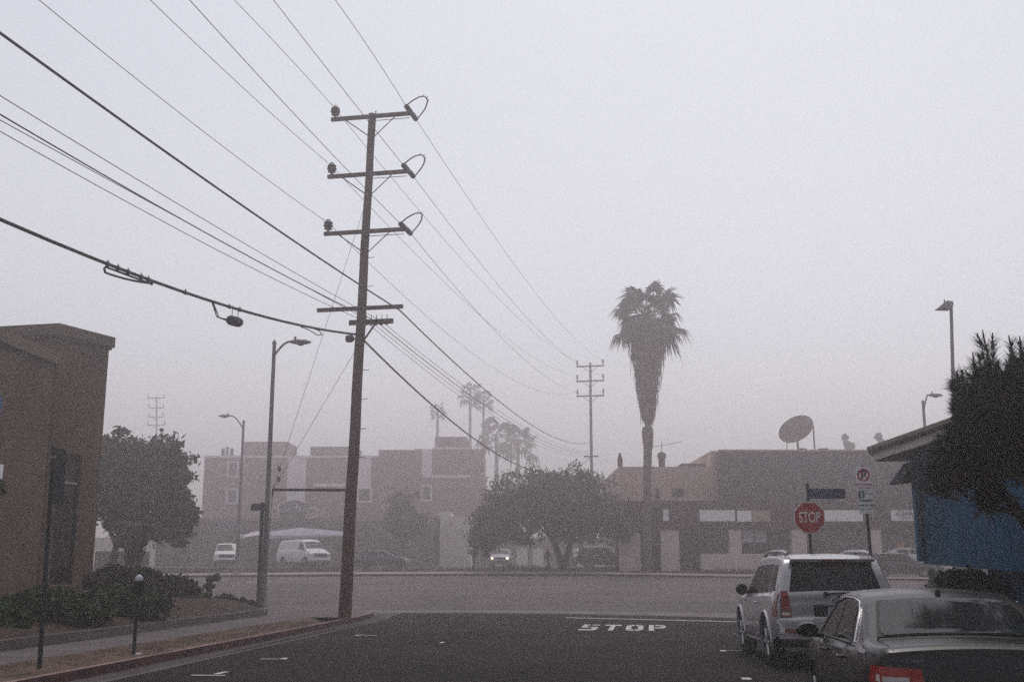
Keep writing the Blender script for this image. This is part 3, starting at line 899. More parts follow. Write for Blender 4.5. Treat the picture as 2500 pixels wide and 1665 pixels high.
text_obj('lettering', 'HOUR', .055, SIGNGREEN, o, (px_+.09, -.017, zm-.07), (math.pi/2,0,0), .0005)
text_obj('lettering', 'PARKING', .065, SIGNGREEN, o, (px_+.02, -.017, zm-.205), (math.pi/2,0,0), .0005, bold=.003)
text_obj('lettering', '8AM TO 6PM', .052, SIGNGREEN, o, (px_+.02, -.017, zm-.30), (math.pi/2,0,0), .0005, bold=.002)
text_obj('lettering', 'EXCEPT SUNDAY', .036, SIGNGREEN, o, (px_+.02, -.017, zm-.37), (math.pi/2,0,0), .0005)

# foreground post with a sign seen edge-on
bfp = G(96, 1632, .15)
fp = thing('side_sign_post', 'thin dark sign post at the left with its plate seen edge-on', 'sign post', bfp)
tp = P(131, 1090, bfp.y) - bfp
mb = MB(); mb.tube([(0,0,-.02), tuple(tp)], [.038,.032], 8); mb.build('post', SIGNDK, fp, smooth=True)
z0 = P(124, 1230, bfp.y).z - bfp.z
mb = MB()
xa = tp.x*(z0/tp.z)
mb.slab([(xa+.03,-.02,z0),(xa+.11,.26,z0),(tp.x+.10,.26,tp.z-.02),(tp.x+.02,-.02,tp.z-.02)], (1,-.3,0), .012)
mb.build('plate', SIGNDK, fp)
mb = MB(); mb.box((tp.x*.93,0,tp.z*.95),(.07,.07,.05)); mb.build('clamp', GALV, fp)

# parking meter
bm = G(326, 1597, .15)
pm = thing('parking_meter', 'parking meter with a pale domed head on a slim post in the verge', 'parking meter', bm)
tm = P(340, 1402, bm.y) - bm
zh = tm.z; dx = tm.x
mb = MB(); mb.tube([(0,0,0),(dx*.75,0,zh-.36)], .034, 10); mb.build('post', DKMETAL, pm, smooth=True)
def ring(z, rx, ry, n=14): return [(dx+rx*math.cos(2*math.pi*k/n), ry*math.sin(2*math.pi*k/n), z) for k in range(n)]
def loft(rings):
    mb = MB(); n = len(rings[0])
    for r in rings: mb.v += [tuple(p) for p in r]
    for i in range(len(rings)-1):
        for k in range(n):
            k2 = (k+1) % n; mb.f.append((i*n+k, i*n+k2, (i+1)*n+k2, (i+1)*n+k)); mb.mi.append(0)
    mb.f.append(tuple(reversed(range(n)))); mb.mi.append(0); e = (len(rings)-1)*n; mb.f.append(tuple(range(e, e+n))); mb.mi.append(0)
    return mb
loft([ring(zh-.37,.035,.035), ring(zh-.34,.06,.05), ring(zh-.28,.085,.06), ring(zh-.14,.085,.06), ring(zh-.11,.075,.055)]).build('housing', BLACKPL, pm, smooth=True)
loft([ring(zh-.115,.066,.05), ring(zh-.075,.082,.06), ring(zh-.035,.06,.05), ring(zh-.008,.03,.025), ring(zh,.004,.004)]).build('dome', mat('meter_dome', (.5,.5,.56), .3, .06, 8), pm, smooth=True)
mb = MB(); mb.box((.09,-.02,.012),(.10,.08,.03), rz=.4); tag(mb.build('litter', SIGNWHITE, smooth=False), 'scrap of pale litter at the foot of the parking meter', 'litter'); bpy.data.objects['litter'].location = bm

# fire hydrant
bh = P(508, 1483, 39.5); bh.z = .42
fh = thing('fire_hydrant', 'dark two outlet fire hydrant between the hedge and the low bushes', 'fire hydrant', bh)
mb = MB(); mb.lathe((0,0,0), [(.16,0),(.16,.04),(.11,.06),(.105,.5),(.13,.52),(.14,.6),(.12,.66),(.10,.72),(.12,.80),(.13,.86),(.11,.93),(.05,.98),(.02,1.0)], 16); mb.build('barrel', DKMETAL, fh, smooth=True)
for dxs, z, r, ln in ((.25,.86,.11,.2),):
    mb = MB(); mb.lathe((.08,0,z), [(.10,0),(.10,.10),(.135,.11),(.145,.2),(.145,.26),(.05,.3)], 14, (.96,-.2,.22)); mb.build('outlet', DKMETAL, fh, smooth=True)
mb = MB(); mb.lathe((.08,0,.60), [(.06,0),(.06,.06),(.08,.07),(.08,.12),(.03,.13)], 12, (1,0,0)); mb.lathe((-.08,0,.60), [(.06,0),(.06,.06),(.08,.07),(.08,.12),(.03,.13)], 12, (-1,0,0)); mb.build('bonnet_bolts', DKMETAL, fh, smooth=True)
# ------------------------------------------------------------------ tan stucco building at left
HT = P(133, 793, BA.y).z; HT2 = HT
tb = thing('stucco_building', 'tall tan stucco building with a stepped parapet at the left edge', 'building', (-14, 34, 1.0))
def tpart(mb, name, m, parent=None, smooth=False):
    mb.v = [(x+14, y-34, z-1.0) for x, y, z in mb.v]
    return mb.build(name, m, parent if parent is not None else tb, smooth=smooth)
BC = Vector((-22, 36.5, 0)); BD = Vector((-24, 34.5, 0))
foot = [BD, BA, BB, BC]
# wall with a window opening cut in the right hand face
fdir = (BB-BA).normalized(); fn = Vector((fdir.y, -fdir.x, 0))
flen = (BB-BA).length
def fpt(u, z, o=0.0): q = BA + fdir*u + fn*o; return Vector((q.x, q.y, z))
def u_of(px, py=1250):
    r = ray(px, py); n = fn
    t = (BA - Vector((0,0,0))).dot(n)/Vector((r.x, r.y, 0)).dot(n)
    return (Vector((r.x, r.y, 0))*t - BA).dot(fdir)
def z_of(px, py):
    r = ray(px, py); t = BA.dot(fn)/Vector((r.x, r.y, 0)).dot(fn); return EYE + r.z*t
u0, u1 = u_of(134), u_of(190)
u0 = max(u0, .05)
zw0, zw1 = z_of(165, 1426), z_of(165, 1108)
zbm = z_of(165, 1180)
mb = MB()
mb.quad(fpt(0,.2), fpt(u0,.2), fpt(u0,HT), fpt(0,HT)); mb.quad(fpt(u1,.2), fpt(flen,.2), fpt(flen,HT), fpt(u1,HT))
mb.quad(fpt(u0,.2), fpt(u1,.2), fpt(u1,zw0), fpt(u0,zw0)); mb.quad(fpt(u0,zw1), fpt(u1,zw1), fpt(u1,HT), fpt(u0,HT))
dpt = -.14
mb.quad(fpt(u0,zw0), fpt(u0,zw0,dpt), fpt(u0,zw1,dpt), fpt(u0,zw1)); mb.quad(fpt(u1,zw0,dpt), fpt(u1,zw0), fpt(u1,zw1), fpt(u1,zw1,dpt))
mb.quad(fpt(u0,zw1), fpt(u0,zw1,dpt), fpt(u1,zw1,dpt), fpt(u1,zw1)); mb.quad(fpt(u0,zw0), fpt(u1,zw0), fpt(u1,zw0,dpt), fpt(u0,zw0,dpt))
for a, b in ((BD, BA), (BB, BC), (BC, BD)):
    mb.quad((a.x,a.y,.2),(b.x,b.y,.2),(b.x,b.y,HT),(a.x,a.y,HT))
mb.poly([(p.x,p.y,HT-.3) for p in foot])
tpart(mb, 'wall', STUCCO)
# parapet cap, slightly proud
def ringpts(off):
    return [BD + Vector((-off,-off,0)), BA + (fn*.6+Vector((-.3,-.95,0))*.6)*off, BB + fn*off + fdir*off, BC + Vector((0,off,0))]
mb = MB(); mb.prism([(p.x,p.y) for p in ringpts(.12)], HT-.30, HT+.03); mb.prism([(p.x,p.y) for p in ringpts(.06)], HT-.38, HT-.302)
tpart(mb, 'parapet', STUCCO_TRIM)
mb = MB()
for a, b, c, d in ((u0,u0+.06,zw0,zw1),(u1-.06,u1,zw0,zw1),(u0+.06,u1-.06,zw1-.07,zw1),(u0+.06,u1-.06,zw0,zw0+.07)):
    mb.slab([fpt(a,c,-.05),fpt(b,c,-.05),fpt(b,d,-.05),fpt(a,d,-.05)], fn, .06)
wf = tpart(mb, 'window', FRAMEDK)
mb = MB(); mb.slab([fpt(u0+.06,zbm,-.045),fpt(u1-.06,zbm,-.045),fpt(u1-.06,zbm+.045,-.045),fpt(u0+.06,zbm+.045,-.045)], fn, .05); tpart(mb, 'transom', mat('pale_transom', (.42,.42,.44), .6, .1, 4), wf)
mb = MB(); mb.quad(fpt(u0+.05,zw0+.06,-.10),fpt(u1-.05,zw0+.06,-.10),fpt(u1-.05,zbm,-.10),fpt(u0+.05,zbm,-.10)); tpart(mb, 'lower_pane', GLASSDK, wf)
mb = MB(); mb.quad(fpt(u0+.05,zbm+.04,-.10),fpt(u1-.05,zbm+.04,-.10),fpt(u1-.05,zw1-.06,-.10),fpt(u0+.05,zw1-.06,-.10)); tpart(mb, 'upper_pane', mat('tan_pane', (.045,.042,.042), .25, .3, 3), wf)
mb = MB(); mb.slab([fpt(u0-.04,zw0-.07,.05),fpt(u1+.06,zw0-.07,.05),fpt(u1+.06,zw0-.005,.05),fpt(u0-.04,zw0-.005,.05)], fn, .1); tpart(mb, 'sill', STUCCO_TRIM, wf)
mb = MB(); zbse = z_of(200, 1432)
mb.slab([fpt(-.02,.15,.03),fpt(flen+.02,.15,.03),fpt(flen+.02,zbse,.03),fpt(-.02,zbse,.03)], fn, .029); tpart(mb, 'shaded_foot', mat('shaded_foot_stucco', (.075,.058,.05), .95, .2, 2))  # shadow line at the wall foot, put into a slab of darker stucco
# lower front wing whose roof band slopes away to the corner
we = P(133, 880, 31.6); wn0 = P(0, 852, 27.2)
wz = we.z
W0 = Vector((-13.55, 31.75, 0)); W1 = P(-140, 850, 0.1)
dirw = Vector((P(0, 852, 28.6).x - P(133, 880, 31.75).x, 28.6-31.75, 0)).normalized()
W0 = Vector((P(135, 880, 31.75).x, 31.75, 0)); W1 = W0 + dirw*9
nw = Vector((-dirw.y, dirw.x, 0)) 
if nw.dot(Vector((0,0,0))-W0) < 0: nw = -nw
zt_w = P(135, 877, 31.75).z
mb = MB(); mb.prism([(p.x,p.y) for p in (W1, W0, W0 - nw*.9, W1 - nw*3)], .2, zt_w-.16); tpart(mb, 'front_wing_wall', STUCCO)
mb = MB(); mb.prism([(p.x,p.y) for p in (W1 + nw*.12, W0 + nw*.12 - dirw*.06, W0 - nw*.9, W1 - nw*3)], zt_w-.16, zt_w+.18); tpart(mb, 'front_wing_parapet', STUCCO_TRIM)
# blue roundel and small white sign on the wing
def wing_pt(px, py, o=.03):
    r = ray(px, py); t = (W0 + nw*o).dot(nw)/Vector((r.x,r.y,0)).dot(nw)
    return Vector((0,0,EYE)) + r*t
c = wing_pt(-14, 987)
rs = thing('round_wall_sign', 'round blue sign on the tan wall cut off by the left edge', 'wall sign', c)
mb = MB(); mb.lathe((0,0,0), [(.28,0),(.30,.02),(.30,.06),(.02,.065)], 28, tuple(nw)); mb.build('disc', mat('roundel_blue', (.02,.09,.20), .5, .1, 4), rs)
c = wing_pt(-4, 1150)
ws = thing('white_wall_sign', 'small white rectangular sign on the tan wall at the left edge', 'wall sign', c)
mb = MB(); e1 = dirw*.24; mb.slab([-e1+Vector((0,0,-.19)), e1+Vector((0,0,-.19)), e1+Vector((0,0,.19)), -e1+Vector((0,0,.19))], nw, .03); mb.build('panel', SIGNWHITE, ws)

# ------------------------------------------------------------------ helper for far blocks (front face at depth d, pixel rectangle)
def block(mb, x0, x1, ytop, d, depth=8.0, zbot=None, ybot=None, mi=0):
    a = P(x0, ytop, d); b = P(x1, ytop, d)
    zb = zg(d)-.3 if zbot is None else zbot
    if ybot is not None: zb = P((x0+x1)/2, ybot, d).z
    zt = (a.z+b.z)/2
    mb.box(((a.x+b.x)/2, d+depth/2, (zt+zb)/2), (b.x-a.x, depth, zt-zb), mi=mi)
def bpart(root, name, m, rects, d, depth=.15, parent=None):
    mb = MB()
    for x0, x1, y0, y1 in rects:
        block(mb, x0, x1, y0, d, depth, ybot=y1)
    o = root.location
    mb.v = [(x-o.x, y-o.y, z-o.z) for x, y, z in mb.v]
    return mb.build(name, m, parent if parent is not None else root)

# ------------------------------------------------------------------ mauve apartment building in the fog
D1 = 152.0
c = P(800, 1300, D1); 
ap = thing('apartment_building', 'faint mauve apartment block of stepped boxes deep in the fog', 'building', (c.x, D1, 1.5))
bpart(ap, 'wall', PINK, [(500, 1010, 1112, 1400)], D1, 14)
bpart(ap, 'wall', PINK, [(1011, 1180, 1096, 1400)], D1-1.2, 14)
bpart(ap, 'wall', PINK, [(925, 1010, 1098, 1400)], D1-.6, 10)
for r in ((590, 702, 1078, 1111), (758, 868, 1090, 1111), (1062, 1140, 1066, 1095)):
    bpart(ap, 'roof_block', PINK, [r], D1+3, 7)
bpart(ap, 'coping', PINKLT, [(498, 924, 1112, 1117)], D1-.16, .12)
bpart(ap, 'coping', PINKLT, [(1056, 1150, 1092, 1096.5)], D1-1.36, .12)
bpart(ap, 'string_course', PINKLT, [(1031, 1150, 1160, 1166)], D1-1.36, .12)
for r in ((703, 748, 1118, 1238), (870, 907, 1112, 1190), (1030, 1055, 1096, 1160)):
    w = bpart(ap, 'bay_panel', PINKLT, [r], D1-1.4 if r[0] > 1000 else D1-.2, .15)
for r in ((555, 583, 1126, 1165), (553, 582, 1192, 1230), (872, 908, 1190, 1226), (1028, 1055, 1184, 1223)):
    dd = D1-1.4 if r[0] > 1000 else D1-.22
    w = bpart(ap, 'window', PINKLT, [(r[0], r[1], r[2], r[2]+3.5), (r[0], r[1], r[3]-3.5, r[3]), (r[0], r[0]+4, r[2]+3.5, r[3]-3.5), (r[1]-4, r[1], r[2]+3.5, r[3]-3.5)], dd, .14)
    bpart(ap, 'pane', GLASSDK, [(r[0]+4, r[1]-4, r[2]+3.5, r[3]-3.5)], dd+.08, .05, w)
bpart(ap, 'balcony', PINKLT, [(765, 840, 1180, 1187)], D1-1.0, 1.0)
bpart(ap, 'roof_vent', DKMETAL, [(541, 547, 1094, 1111), (552, 556, 1090, 1111), (562, 568, 1094, 1111)], D1+2, .6)

# lower dark shop building in front of it, with the ornate sign board
D2 = 124.0
c = P(700, 1330, D2)
lo = thing('low_shop_building', 'low dark shop front with a pale coping below the mauve apartment block', 'building', (c.x, D2, 1.5))
bpart(lo, 'wall', DARKWALL, [(350, 1062, 1272, 1400)], D2, 8)
bpart(lo, 'coping', PINK, [(350, 1020, 1263, 1271.5)], D2-.2, 8)
bpart(lo, 'door', BRICKBR, [(560, 576, 1300, 1386)], D2-.1, .1)
bpart(lo, 'drainpipe', WHITEWALL, [(1002, 1004, 1297, 1330)], D2-.1, .1)
bsg = thing('blue_shop_sign', 'small blue sign on the low dark shop front behind the lamp post', 'shop sign', P(560, 1278, D2-.35))
bpart(bsg, 'panel', mat('sign_deep_blue', (.02,.03,.10), .6, .1, 3), [(541, 578, 1271, 1287)], D2-.35, .12)
og = P(717, 1242, D2-2)
orn = thing('ornate_sign', 'ornate lozenge sign board with pale scrollwork standing on the low roof', 'sign board', og)
k = D2/F
mb = MB(); mb.slab([(-50*k,-.1,-12*k),(50*k,-.1,-12*k),(56*k,-.1,-6*k),(20*k,-.1,17*k),(5*k,-.1,21*k),(-10*k,-.1,19*k),(-54*k,-.1,-4*k)], (0,-1,0), .25); mb.build('board', mat('sign_board_dark', (.08,.07,.075), .8, .15, 1), orn)
mb = MB(); mb.slab([(-30*k,-.0,-24*k),(30*k,-.0,-24*k),(34*k,-.0,-12.2*k),(-34*k,-.0,-12.2*k)], (0,-1,0), .22); mb.build('base_panel', mat('sign_board_dark', (.08,.07,.075), .8, .15, 1), orn)
for sx in (-1, 1):
    mb = MB()
    for (cx_, cz_, r_) in ((44, -7, 12), (50, -16, 9), (36, -18, 7)):
        pts = [(sx*(cx_ + r_*(1-.5*t/14)*math.cos(t*.5))*k, -.3, (cz_ + r_*(1-.5*t/14)*.8*math.sin(t*.5))*k) for t in range(15)]
        mb.tube(pts, .085, 6)
    mb.build('scroll', mat('scroll_pale', (.5,.46,.45), .8, .1, 2), orn, smooth=True)
mb = MB()
pts = [((-26 + 9*math.cos(a))*k, -.42, (4 + 10*math.sin(a))*k) for a in [math.radians(40+ i*20) for i in range(15)]]
mb.tube(pts, .06, 5)
for (x0, z0, w, h) in ((-14, 0, 5, 6), (-4, 0, 5, 7), (6, 0, 4, 14), (13, 0, 5, 6), (23, 0, 5, 5)):
    mb.tube([((x0 + w*.5*(1+math.sin(t*.7)))*k, -.42, (z0 - 4 + h*.5*(1-math.cos(t*.9)))*k) for t in range(10)], .05, 5)
mb.build('script_lettering', mat('scroll_pale', (.5,.46,.45), .8, .1, 2), orn, smooth=True)
mb = MB(); mb.tube([(-20*k,0,-24*k),(-20*k,0,-26*k)], .1, 6); mb.tube([(20*k,0,-24*k),(20*k,0,-26*k)], .1, 6); mb.build('support', DKMETAL, orn)

# dark wall with white lettering across the road on the left
D3 = 112.0
lw_ = thing('lettered_wall', 'dark wall with a row of white letters across the road at the left', 'wall', P(410, 1360, D3))
bpart(lw_, 'panel', DARKWALL, [(383, 452, 1318, 1395)], D3, .3)
bpart(lw_, 'pilaster', WHITEWALL, [(362, 381, 1312, 1395)], D3-.1, .4)
t = text_obj('lettering', 'SURFOS', .62, mat('dim_white_letters', (.30,.29,.31), .8, .1, 3), lw_, (0.05, -.03, P(412,1346,D3).z - lw_.location.z), (math.pi/2, 0, 0), .02, sx=.95)
hw = thing('low_white_wall', 'pale garden wall glimpsed under the round tree at the left', 'wall', P(300, 1330, 82))
bpart(hw, 'panel', WHITEWALL, [(232, 360, 1312, 1345)], 82, .4)
bpart(hw, 'base', DARKWALL, [(232, 360, 1345.2, 1400)], 81.9, .6)

# canopy
D4 = 104.0
cp = thing('canopy', 'wide white and violet canopy above the parked white van', 'canopy', P(700, 1370, D4))
o = cp.location
a = P(520, 1312, D4-3) - o; b = P(838, 1306, D4-3) - o; c_ = P(720, 1286, D4) - o; d_ = P(838, 1300, D4+3) - o; e_ = P(530, 1300, D4+3) - o
def canopy_fn(u, v):
    px = lerp(585, 838, u); edge = 1308 - 3*u; ridge = lerp(1305, 1287, min(1, u*1.6)) if u < .55 else lerp(1287, 1297, (u-.55)/.45)
    py = lerp(edge, ridge, math.sin(math.pi*v)); d = lerp(D4-3, D4+3, v)
    return P(px, py, d) - o
mb = MB(); mb.grid(canopy_fn, 14, 8); top_ = mb.build('cloth', [TARPBLUE], cp, smooth=True)
def val_fn(u, v):
    px = lerp(585, 838, u); py = lerp(1308-3*u, 1316-7*u, v) + .5*math.sin(u*40)
    return P(px, py, D4-3.03) - o
mb = MB(); mb.grid(val_fn, 30, 2); mb.build('valance', [TARP], cp, smooth=True)
for px, dd in ((590, D4-2.9), (836, D4-2.9), (592, D4+2.9), (835, D4+2.9)):
    q = P(px, 1308, dd) - o; mb = MB(); mb.tube([q, Vector((q.x, q.y, zg(dd)-o.z))], .04, 6); mb.build('leg', GALV, cp)
cp2 = thing('small_canopy', 'narrow white canopy flap left of the lamp post', 'canopy', P(610, 1370, D4))
o = cp2.location
mb = MB(); mb.slab([P(592,1312,D4-3.6)-o, P(634,1305,D4-3.6)-o, P(634,1295,D4-2)-o, P(610,1300,D4-2)-o], (0,-.6,.8), .06); mb.build('cloth', TARP, cp2)
mb = MB(); q = P(600,1310,D4-3.4)-o; mb.tube([q, Vector((q.x,q.y,zg(D4)-o.z))], .04, 6); mb.build('leg', GALV, cp2)

# long low shed closing the view behind the broad tree
D7 = 150.0
sh = thing('low_shed', 'long low grey shed closing the foggy lot behind the broad tree', 'building', P(1330, 1370, D7))
bpart(sh, 'wall', DARKWALL, [(1140, 1530, 1322, 1400)], D7, 6)
bpart(sh, 'roof', GREYWALL, [(1135, 1535, 1312, 1321.6)], D7-.4, 7)
for x in (1200, 1262, 1300, 1402, 1450):
    bpart(sh, 'door', WHITEWALL, [(x, x+26, 1338, 1385)], D7-.06, .1)
# pale blank building in the middle
D5 = 110.0
pb_ = thing('pale_block_building', 'blank pale plaster building between the small tree and the broad tree', 'building', P(1105, 1380, D5))
bpart(pb_, 'wall', WHITEWALL, [(1100, 1150, 1259, 1400)], D5, 6)
bpart(pb_, 'wall', WHITEWALL, [(1072, 1099.7, 1249, 1400)], D5-.3, 6)
bpart(pb_, 'gate_post', DARKWALL, [(1062, 1074, 1260, 1400)], D5-1.5, .3)
bpart(pb_, 'gate_beam', DARKWALL, [(1020, 1061.8, 1263, 1267)], D5-1.5, .3)

# ------------------------------------------------------------------ two storey shop terrace at right
D6 = 84.0
tr = thing('shop_terrace', 'long two storey shop terrace with pale piers across the road', 'building', P(1900, 1380, D6))
bpart(tr, 'upper_wall', TANWALL, [(1510, 1757, 1139, 1300)], D6+2.5, 16)
bpart(tr, 'upper_wall', GREYWALL, [(1758, 2560, 1100, 1300)], D6+.4, 18)
bpart(tr, 'corner_return', TANWALL, [(1736, 1757.5, 1100, 1221)], D6+2.0, 16)
bpart(tr, 'coping', TANWALL, [(1756, 2560, 1097, 1101)], D6+.3, 18.2)
bpart(tr, 'fascia', BRICKBR, [(1508, 2560, 1222, 1291)], D6-.5, 3)
bpart(tr, 'shopfront', DARKOPEN, [(1508, 2560, 1291.3, 1400)], D6+.6, 2.5)
for r in ((1513, 1563, 1300, 1395), (1613, 1657, 1288, 1395), (1780, 1809, 1291.3, 1352), (1932, 1968, 1291.3, 1395), (2126, 2150, 1291.3, 1395), (2290, 2320, 1291.3, 1395)):
    bpart(tr, 'pier', PIER, [r], D6-.35, .9)
bpart(tr, 'knee_wall', PIER, [(1711, 1880, 1351, 1395)], D6-.4, .7)
bpart(tr, 'knee_wall', PIER, [(1968.5, 2125.5, 1362, 1395)], D6-.3, .7)
for xs, y0, y1, m in (((1713, 1745, 1779), 1294, 1350, GLASSDK), ((2002, 2036, 2070, 2098, 2124), 1293, 1361, GLASSMID), ((2151, 2182, 2216, 2250), 1293, 1361, GLASSMID)):
    w = bpart(tr, 'window', FRAMEDK, [(xs[0]-1, xs[-1]+1, y0-1, y0+.4), (xs[0]-1, xs[-1]+1, y1-.4, y1+1)] + [(x-.7, x+.7, y0+.5, y1-.5) for x in xs], D6+.30, .12)
    for x0, x1 in zip(xs[:-1], xs[1:]):
        bpart(tr, 'pane', m, [(x0+.8, x1-.8, y0+.5, y1-.5)], D6+.38, .06, w)
w = bpart(tr, 'window', FRAMEDK, [(1808.8, 1811, 1292, 1351), (1839.5, 1841.5, 1292, 1351), (1872, 1874, 1292, 1351), (1811.2, 1839.4, 1323.5, 1325), (1841.7, 1871.8, 1323.5, 1325)], D6+.2, .12)
bpart(tr, 'blind', BLIND, [(1811.2, 1839.4, 1293, 1323.3), (1841.7, 1871.8, 1293, 1323.3)], D6+.25, .06, w)
bpart(tr, 'door', GLASSDK, [(1658, 1709, 1296, 1392)], D6+.42, .1)
bpart(tr, 'door', GLASSDK, [(1886, 1930, 1296, 1392)], D6+.42, .1)
bpart(tr, 'poster', ORANGE, [(2190, 2209, 1322, 1345)], D6+.25, .04)
bpart(tr, 'upper_window', GREYWALL, [(1641, 1668, 1192, 1211)], D6+2.42, .1)
bpart(tr, 'upper_window', GREYWALL, [(1600, 1609, 1192, 1216)], D6+2.42, .1)
bpart(tr, 'roof_unit', GREYWALL, [(1664, 1721, 1131, 1138.8)], D6+4, 2)
bpart(tr, 'roof_unit', GREYWALL, [(1951, 1969, 1094, 1100)], D6+4, 2)
bpart(tr, 'roof_unit', GREYWALL, [(2002, 2022, 1094, 1100)], D6+4.2, 2)
def vent(x, yb, yt, d):
    o = tr.location; a = P(x, yb, d) - o; b = P(x, yt, d) - o; h = b.z-a.z
    mb = MB(); mb.lathe(a, [(.26,0),(.26,h*.55),(.33,h*.58),(.36,h*.75),(.30,h*.9),(.1,h)], 12); mb.build('roof_vent', BRICKBR, tr, smooth=True)
vent(1616, 1139, 1103, D6+5)
mb = MB(); mb.lathe(P(1514,1139,D6+4)-tr.location, [(.2,0),(.2,.6),(.05,1.1)], 8); mb.build('finial', BRICKBR, tr)
# signs on the fascia
def shop_sign(label, rects, mats_, d=D6-.85):
    x0, x1, y0, y1 = rects[0]
    root = thing('shop_sign', label, 'shop sign', P((x0+x1)/2, (y0+y1)/2, d), group='signs along the terrace fascia')
    for r, m in zip(rects, mats_): bpart(root, 'panel', m, [r], d, .22)
    return root
shop_sign('blank white sign above the dark shop door, leftmost of the big ones', [(1708, 1794, 1245, 1272)], [SIGNWHITE])
shop_sign('half white half tan sign next to the blank white one', [(1800, 1834, 1246, 1273), (1834.3, 1879, 1246, 1273)], [SIGNWHITE, TANSIGN])
shop_sign('small white sign on the fascia just right of the palm trunk', [(1619, 1632, 1243, 1271)], [SIGNWHITE])
shop_sign('white sign right behind the STOP sign', [(2010, 2105, 1245, 1272)], [SIGNWHITE])
cs = shop_sign('white sign with dark CHAB lettering beside the blue wall', [(2176, 2262, 1245, 1271)], [SIGNWHITE])
pz = P(2213, 1253.5, D6-.85) - cs.location
text_obj('lettering', 'CHAB', .52, LETTERDK, cs, (pz.x, pz.y-.13, pz.z), (math.pi/2,0,0), .01, sx=1.15, bold=.01)
pz = P(2217, 1264, D6-.85) - cs.location
text_obj('lettering', 'of the Marina', .26, LETTERDK, cs, (pz.x, pz.y-.13, pz.z), (math.pi/2,0,0), .01)

# satellite dish on the roof
dc = P(1945, 1050, D6+7)
sd = thing('satellite_dish', 'huge round satellite dish on the terrace roof', 'satellite dish', dc)
k = (D6+7)/F
axis = Vector((-.22, .62, .75)).normalized(); u_ = Vector((1, .2, 0)); u_ = (u_ - axis*u_.dot(axis)).normalized(); v_ = axis.cross(u_)
mb = MB()
RR = 45*k
for nm, s_ in (('f', 0.0), ('b', -.06)):
    pass
def dish(off):
    rings = []
    for i in range(9):
        r = RR*i/8
        rings.append([u_*r*math.cos(2*math.pi*j/36) + v_*r*math.sin(2*math.pi*j/36) + axis*(.30*(i/8)**2 - .15 + off) for j in range(36)])
    return rings
for off in (0, -.05):
    rg = dish(off); b0 = len(mb.v)
    for r in rg: mb.v += [tuple(p) for p in r]
    for i in range(8):
        for j in range(36):
            j2 = (j+1) % 36
            mb.f.append((b0+i*36+j, b0+i*36+j2, b0+(i+1)*36+j2, b0+(i+1)*36+j)); mb.mi.append(0)
mb.build('reflector', mat('dish_mesh_grey', (.16,.14,.14), .8, .12, .6), sd, smooth=True)
zr = P(1950, 1100, D6+7).z - dc.z
mb = MB(); mb.tube([(0,0,0), (.1, .2, zr-.4)], .10, 8); mb.tube([tuple(u_*RR*.9 - v_*RR*.3), (RR*.98, .3, zr-.4)], .07, 6); mb.tube([tuple(-u_*RR*.5), (-.9, .4, zr-.4)], .04, 6); mb.build('mount', GALV, sd)
mb = MB()
for j in range(3):
    a = 2*math.pi*j/3+.5; mb.tube([tuple(u_*RR*.8*math.cos(a)+v_*RR*.8*math.sin(a)+axis*.05), tuple(axis*1.1)], .025, 5)
mb.lathe(tuple(axis*1.0), [(.03,0),(.12,.05),(.12,.3),(.04,.35)], 8, tuple(axis)); mb.build('feed', DKMETAL, sd)
# thin antenna on the roof of the terrace
an = thing('roof_antenna', 'thin television antenna on the terrace roof beside the palm trunk', 'antenna', P(1616, 1104, D6+6))
o = an.location
mb = MB(); mb.tube([(0,0,-1.2),(0,0,.9)], .025, 5); mb.tube([P(1570,1095,D6+6)-o, P(1662,1079,D6+6)-o], .02, 5)
for t in range(6):
    q = (P(1570,1095,D6+6)-o).lerp(P(1662,1079,D6+6)-o, t/5); mb.tube([q-Vector((0,.5,0)), q+Vector((0,.5,0))], .012, 4)
mb.build('aerial', DKMETAL, an)

# ------------------------------------------------------------------ blue building at right
CB = Vector((P(2250, 1300, 26).x, 26, 0))
bdir = Vector((-math.sin(math.radians(2.5)), -math.cos(math.radians(2.5)), 0))       # towards the camera
NB = CB + bdir*18
bb = thing('blue_building', 'blue painted building with a low tan roof at the right edge', 'building', (CB.x+3, CB.y-6, 0))
def bbp(mb, name, m, parent=None, smooth=False):
    o = bb.location; mb.v = [(x-o.x, y-o.y, z-o.z) for x, y, z in mb.v]; return mb.build(name, m, parent if parent is not None else bb, smooth=smooth)
EZ = 4.35
zb0, zb1 = EYE + 9/F*26, 1.20
mb = MB()
def zlow(p): return lerp(zb0, zb1, min(1, max(0, (CB.y-p[1])/8.0)))
mb.prism([(CB.x, CB.y), (CB.x+.22, CB.y+.02), (CB.x+9, CB.y+.6), (CB.x+9, NB.y), (NB.x, NB.y)][::-1], zlow, EZ)
bbp(mb, 'upper_wall', BLUE)
mb = MB(); mb.prism([(CB.x+1.2, CB.y-.6), (CB.x+9, CB.y-.2), (CB.x+9, NB.y), (NB.x+.6, NB.y)][::-1], 0.0, 1.7); bbp(mb, 'lower_wall', BLUE)
mb = MB(); q = CB + Vector((-.06, -.20, 0)); mb.tube([(q.x, q.y, zb0+.05), (q.x, q.y, EZ)], .04, 8); bbp(mb, 'downpipe', mat('dark_blue_pipe', (.012,.035,.06), .6, .1, 4))
mb = MB(); mb.box((CB.x-.02, CB.y+.10, (zb0+EZ)/2), (.14, .16, EZ-zb0-.1)); bbp(mb, 'corner_board', mat('corner_board_blue', (.025,.11,.20), .75, .1, 2))
